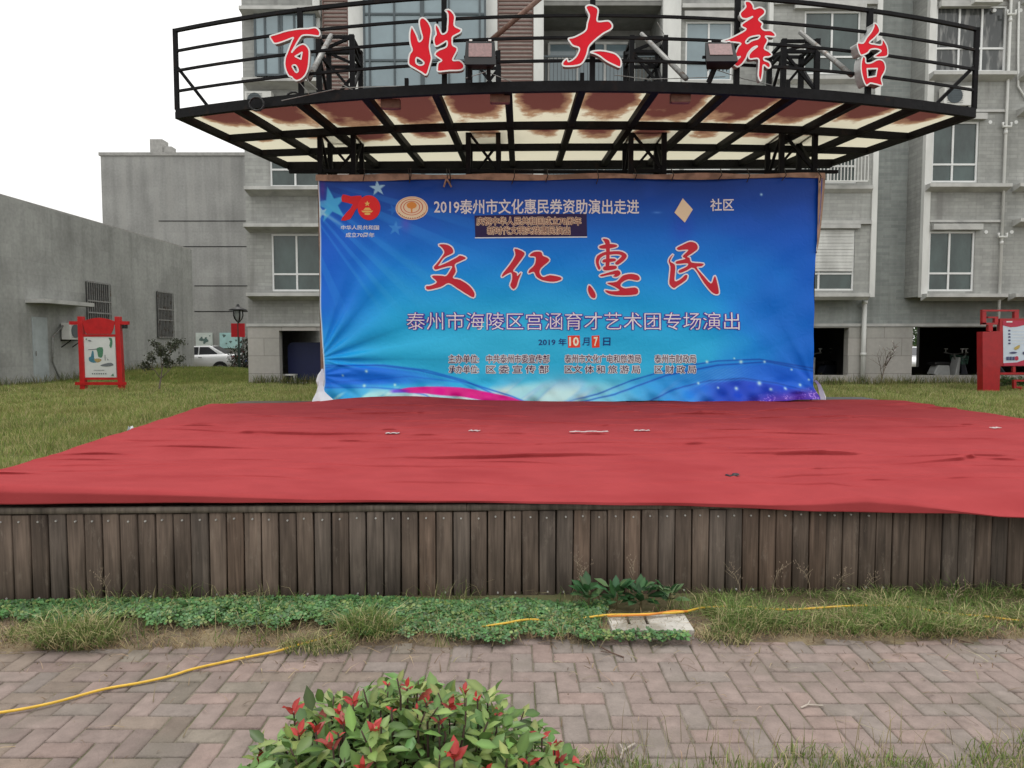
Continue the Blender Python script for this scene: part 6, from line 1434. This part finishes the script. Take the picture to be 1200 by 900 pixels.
# yellow cable: one run from the path into the strip and on through the grass
pts = []
for (px, py, z) in ((-260, 862, .026), (-120, 850, .026), (0, 835, .026), (60, 824, .026), (120, 808, .026), (165, 800, .026), (200, 792, .026), (230, 783, .026), (290, 770, .026), (325, 763, .03), (345, 757, .035), (390, 745, .03), (430, 735, .035), (490, 733, .04), (540, 737, .035), (588, 731, .07), (620, 726, .07), (660, 728, .035), (708, 721, .075), (750, 720, .076), (800, 717, .08), (825, 712, .06), (870, 711, .045), (905, 714, .06), (935, 714, .05), (1000, 710, .06), (1060, 711, .05), (1110, 719, .05), (1150, 722, .045), (1199, 728, .05), (1300, 738, .04)):
    p = atZ(px, py, z); pts.append(p)
pts2 = []
for i in range(len(pts)-1):
    p0, p1, p2, p3 = pts[max(i-1, 0)], pts[i], pts[i+1], pts[min(i+2, len(pts)-1)]
    for s in range(5): t_ = s/5; pts2.append(.5*((2*p1)+(-p0+p2)*t_+(2*p0-5*p1+4*p2-p3)*t_*t_+(-p0+3*p1-3*p2+p3)*t_**3))
m = MB(); m.tube(pts2, .0062, 8); o = m.build('yellow_cable', M['yellow'], smooth=True); tag(o, 'yellow power cable running over the path and through the strip before the stage', 'cable')
m = MB(); pp = [atZ(a, b_, .082) for a, b_ in ((712, 722), (760, 720.5), (790, 716), (806, 716.5))]; m.tube(pp, .006, 8); o = m.build('orange_cable', mat('orange_cable', (.62,.22,.03), .45, .1, 20), smooth=True); tag(o, 'short orange cable beside the yellow one on the concrete slab', 'cable')
# front grass at the bottom edge
n = 24000; x = rng.uniform(-.3, 3.4, n); y = rng.uniform(1.9, 2.95, n); lim = 2.60+.05*np.sin(x*7)+.03*np.sin(x*19)+.14*smst(1.2, 2.4, x)-.4*smst(.2,-.3,x); k = (y < lim) & (rng.random(n) < .35+.65*smst(0, .12, lim-y)); x, y = x[k], y[k]
grass('front_grass', x, y, np.full(len(x), .012), .022+.05*rng.random(len(x)), .0042+0*x, M_g, (.19, .25, .075), (.46, .40, .22), .18, lean=.6, patch=False)
n = 240; x = rng.uniform(.3, 3.0, n); y = rng.uniform(2.4, 2.72, n); grass('front_grass', x, y, np.full(n, .01), .08+.10*rng.random(n), .003+0*x, M_g, (.30, .26, .14), (.40, .34, .22), .4, lean=.4, patch=False)

# foreground bush with red new shoots
t = thing('photinia_bush', 'leafy green bush with bright red new shoots at the front of the path', 'bush', (-.29, 1.92, 0))
pos, d, nm, L_, cl = [], [], [], [], []; rp, rd_, rn, rl, rc = [], [], [], [], []; stems = MB()
def dome_top(ux, uy):  # height over the bush plan
    r_ = math.hypot(ux, uy); return .59*(max(0, 1-r_**2.3))**.55
shoots = []
while len(shoots) < 270:
    ux, uy = random.uniform(-1, 1), random.uniform(-1, 1)
    if math.hypot(ux, uy) > .985: continue
    shoots.append((ux, uy, random.random()))
for k, (ux, uy, q_) in enumerate(shoots):
    zt_ = dome_top(ux, uy)*(.62+.40*math.sqrt(q_))+random.uniform(-.02, .035)+.045*math.sin(ux*5+1)*math.cos(uy*4); zt_ = max(zt_, .10); tip = Vector((ux*.59, uy*.46, zt_)); up = Vector((ux*.55+random.gauss(0, .22), uy*.55+random.gauss(0, .22), 1)).normalized()
    root = Vector((ux*.10, uy*.10, .02)); mid_ = root.lerp(tip, .55)+Vector((ux*.06, uy*.06, -.05)); stems.tube([root, mid_, tip-up*.06, tip], [.007, .005, .003, .002], 5)
    nl = random.randint(7, 11); a0 = random.random()*6
    for j in range(nl):
        f = j/nl; a = a0+j*2.4; el = .15+.75*f+random.gauss(0, .2); side = Vector((math.cos(a), math.sin(a), 0)); dv_ = (side*math.cos(el)+up*math.sin(el)).normalized()
        b_ = tip-up*(.10*(1-f)); pos.append(b_); d.append(dv_); nm.append((up*math.cos(el)-side*math.sin(el))+Vector((random.gauss(0, .2), random.gauss(0, .2), .1))); L_.append(random.uniform(.045, .078)*(1.05-.3*f))
        g_ = random.random(); c = np.array((.12, .215, .058)) if g_ < .5 else (np.array((.205, .30, .085)) if g_ < .85 else np.array((.29, .33, .11)))
        if random.random() < .03: c = np.array((.33, .07, .05))
        cl.append(c*random.uniform(.75, 1.25))
def red_shoot(base, up, n=5, s=1.0):
    for j in range(n):
        a = j*2.4+random.random(); el = random.uniform(.5, 1.2); side = Vector((math.cos(a), math.sin(a), 0)); dv_ = (side*math.cos(el)+up*math.sin(el)).normalized()
        rp.append(base+up*.005*j); rd_.append(dv_); rn.append(-side*.9+up*.5+Vector((0, 0, .1))); rl.append(random.uniform(.028, .046)*s); rc.append(np.array((.42, .042, .036))*random.uniform(.7, 1.25) if random.random() < .8 else np.array((.30, .06, .05)))
def bush_at(px, py, yy=None):      # where the dome shows at a photo place
    yy = 1.75; x_, z_ = at(px, py, yy); return x_, yy, z_
for (px, py, s) in ((346, 828, 1.15), (352, 853, .9), (372, 850, 1.0), (346, 846, .8), (392, 868, 1.0), (398, 851, .7), (400, 828, .6), (415, 818, .8), (440, 850, 1.25), (404, 840, .8), (478, 800, .7), (455, 795, .7), (500, 816, .6), (527, 823, 1.1), (515, 838, .8), (533, 880, 1.2), (545, 805, .7), (560, 812, .6), (635, 855, 1.1), (620, 885, 1.2), (655, 885, 1.1), (675, 896, 1.1), (650, 868, .9), (310, 885, .9), (490, 826, .5), (582, 830, .6), (460, 822, .5), (428, 893, .8), (570, 893, .7)):
    # shoots stand at the dome surface that the eye meets there
    best = None
    for yy in np.arange(1.40, 2.36, .02):
        x_, z_ = at(px, py, yy); ux, uy = (x_+.29)/.50, (yy-1.92)/.46
        if ux*ux+uy*uy < 1 and z_ <= dome_top(ux, uy)*1.0+.02: best = (x_, yy, z_); break
    if best is None: yy = 1.98; x_, z_ = at(px, py, yy); best = (x_, yy, z_)
    rp.clear(); rd_.clear(); rn.clear(); rl.clear(); rc.clear()
    base = Vector((best[0]+.29, best[1]-1.92-.015, best[2]-.02)); red_shoot(base, Vector((random.gauss(0, .15), random.gauss(-.1, .1), 1)).normalized(), random.randint(3, 5), s*.98); stems.tube([base-Vector((0, -.03, .14)), base+Vector((0, 0, .01))], .0025, 5)
    V3 = lambda l: np.array([tuple(v) for v in l]); ra = np.array(rl); leaves_obj('red_shoot', V3(rp), V3(rd_), V3(rn), ra, ra*.55, np.array(rc), t, MATS['broad_leaf'], 1.4)
L_ = np.array(L_)
ni = 2700; ia = rng.random(ni)*2*PI; ir = np.sqrt(rng.random(ni))*.93; iu = np.stack([ir*np.cos(ia), ir*np.sin(ia)], -1)
iz = np.array([dome_top(a_, b_) for a_, b_ in iu])*rng.uniform(.35, .99, ni); ip = np.stack([iu[:, 0]*.59, iu[:, 1]*.46, iz], -1); idr = np.stack([iu[:, 0]+rng.normal(0, .7, ni), iu[:, 1]+rng.normal(0, .7, ni), rng.normal(.15, .35, ni)], -1)
il = rng.uniform(.045, .075, ni); pos = np.concatenate([V3(pos), ip]); d = np.concatenate([V3(d), idr]); nm = np.concatenate([V3(nm), np.stack([iu[:, 0]*.6+rng.normal(0, .3, ni), iu[:, 1]*.6+rng.normal(0, .3, ni)-.2, np.ones(ni)], -1)]); L_ = np.concatenate([L_, il]); cl = np.concatenate([np.array(cl), cols_from((.12, .215, .058), ni, .28, (.24, .31, .095), .3)])
leaves_obj('foliage', pos, d, nm, L_, L_*.52, cl, t, MATS['broad_leaf'])
stems.build('branches', mat('bush_branch', (.075,.045,.035), .8, .25, 14), t, smooth=True)

# small tree on the lawn, leafless sapling, shrub and hedge
def small_tree(name, label, cat, x, y, h, cr, zc, nleaf, lcol, bare=False, lean=.06, L0=.05):
    z = float(gz(x, y)); t = thing(name, label, cat, (x, y, z)); m = MB(); tips = []
    def branch(p, d_, L, r_, depth):
        pts = [p]; q_ = p.copy(); dd = d_.copy()
        for s in range(4): dd = (dd+Vector((random.gauss(0, .13), random.gauss(0, .13), random.gauss(.02, .08)))).normalized(); q_ = q_+dd*L/4; pts.append(q_.copy())
        m.tube(pts, [r_*(1-.55*k/4) for k in range(5)], 6)
        if depth == 0: tips.extend(pts[1:]); return
        for k in range(4 if depth > 1 else 3):
            a = random.random()*6.28; b_ = pts[random.choice((2, 3, 4))]; nd_ = (dd+Vector((math.cos(a), math.sin(a), random.uniform(.0, .5)))*.85).normalized(); branch(b_.copy(), nd_, L*random.uniform(*((.5, .75) if bare else (.42, .58))), r_*.5, depth-1)
    branch(Vector((0, 0, -.05)), Vector((lean, 0, 1)).normalized(), h*.55, .028 if h < 2 else .05, 3)
    m.build('trunk', mat('grey_bark', (.17,.14,.11), .85, .25, 15), t, smooth=True)
    if nleaf:
        P_ = np.array([tuple(tips[random.randrange(len(tips))]) for _ in range(nleaf)])+rng.normal(0, .05, (nleaf, 3)); d_ = rng.normal(0, 1, (nleaf, 3)); nn_ = rng.normal(0, 1, (nleaf, 3))+np.array((0, 0, .8)); l_ = rng.uniform(.7, 1.3, nleaf)*L0
        leaves_obj('crown', P_, d_, nn_, l_, l_*.5, cols_from(lcol, nleaf, .3), t, MATS['broad_leaf'])
    return t
random.seed(21)
small_tree('young_tree', 'small thin tree with a sparse dark crown on the lawn beside the red poster board', 'tree', at(184, 460, 19.3)[0], 19.3, 1.75, .5, 1.1, 1300, (.050, .058, .034), lean=.10, L0=.07)
small_tree('dead_sapling', 'bare pale sapling against the stone wall beside the drainpipe', 'sapling', at(1030, 450, 22.2)[0], 22.2, 1.35, .3, .9, 26, (.50, .48, .45), True, lean=.10, L0=.07)
def shrub(name, label, x, y, z, rx_, ry_, rz_, n, L0, base, alt, p):
    t = thing(name, label, 'shrub' if 'hedge' not in name else 'hedge', (x, y, z)); a = rng.normal(0, 1, (n, 3)); a /= np.linalg.norm(a, axis=1)[:, None]; r_ = rng.random(n)**.45
    bump = 1+.25*np.sin(a[:, 0]*5+1)*np.sin(a[:, 2]*6+2); P_ = a*(r_*bump)[:, None]*np.array((rx_, ry_, rz_))+np.array((0, 0, rz_*.9)); l_ = rng.uniform(.6, 1.4, n)*L0
    leaves_obj('foliage', P_, a+rng.normal(0, .7, (n, 3)), rng.normal(0, .6, (n, 3))+np.array((0, -.2, 1)), l_, l_*.55, cols_from(base, n, .3, alt, p), t, MATS['broad_leaf'])
    m = MB()
    for k in range(7): b_ = k*.9; m.tube([(0, 0, -.1), (.3*rx_*math.cos(b_), .3*ry_*math.sin(b_), rz_*.6), (.7*rx_*math.cos(b_), .7*ry_*math.sin(b_), rz_*1.3)], [.03, .02, .008], 5)
    m.build('stem', MATS['grey_bark'], t); return t
shrub('dark_shrub', 'dark shrub behind the street lamp at the apartment corner', at(286, 430, 34)[0], 34.0, -.1, .75, .6, .85, 1500, .12, (.035, .05, .03), (.16, .08, .08), .12)
shrub('hedge_bush', 'green hedge beyond the back of the open garage', at(1072, 400, 44)[0], 44, -.2, 2.2, 1.5, 2.2, 3500, .2, (.06, .12, .035), (.12, .18, .05), .2)
for i, px in enumerate((1178, 1192)):
    shrub('hedge_bush', ('low green plant behind the lower rail of the red fretwork board', 'low green plant farther along behind the red fretwork board')[i], at(px, 450, 20.4)[0], 20.4, .12, .28, .25, .22, 260, .09, (.06, .11, .035), (.10, .16, .05), .2)
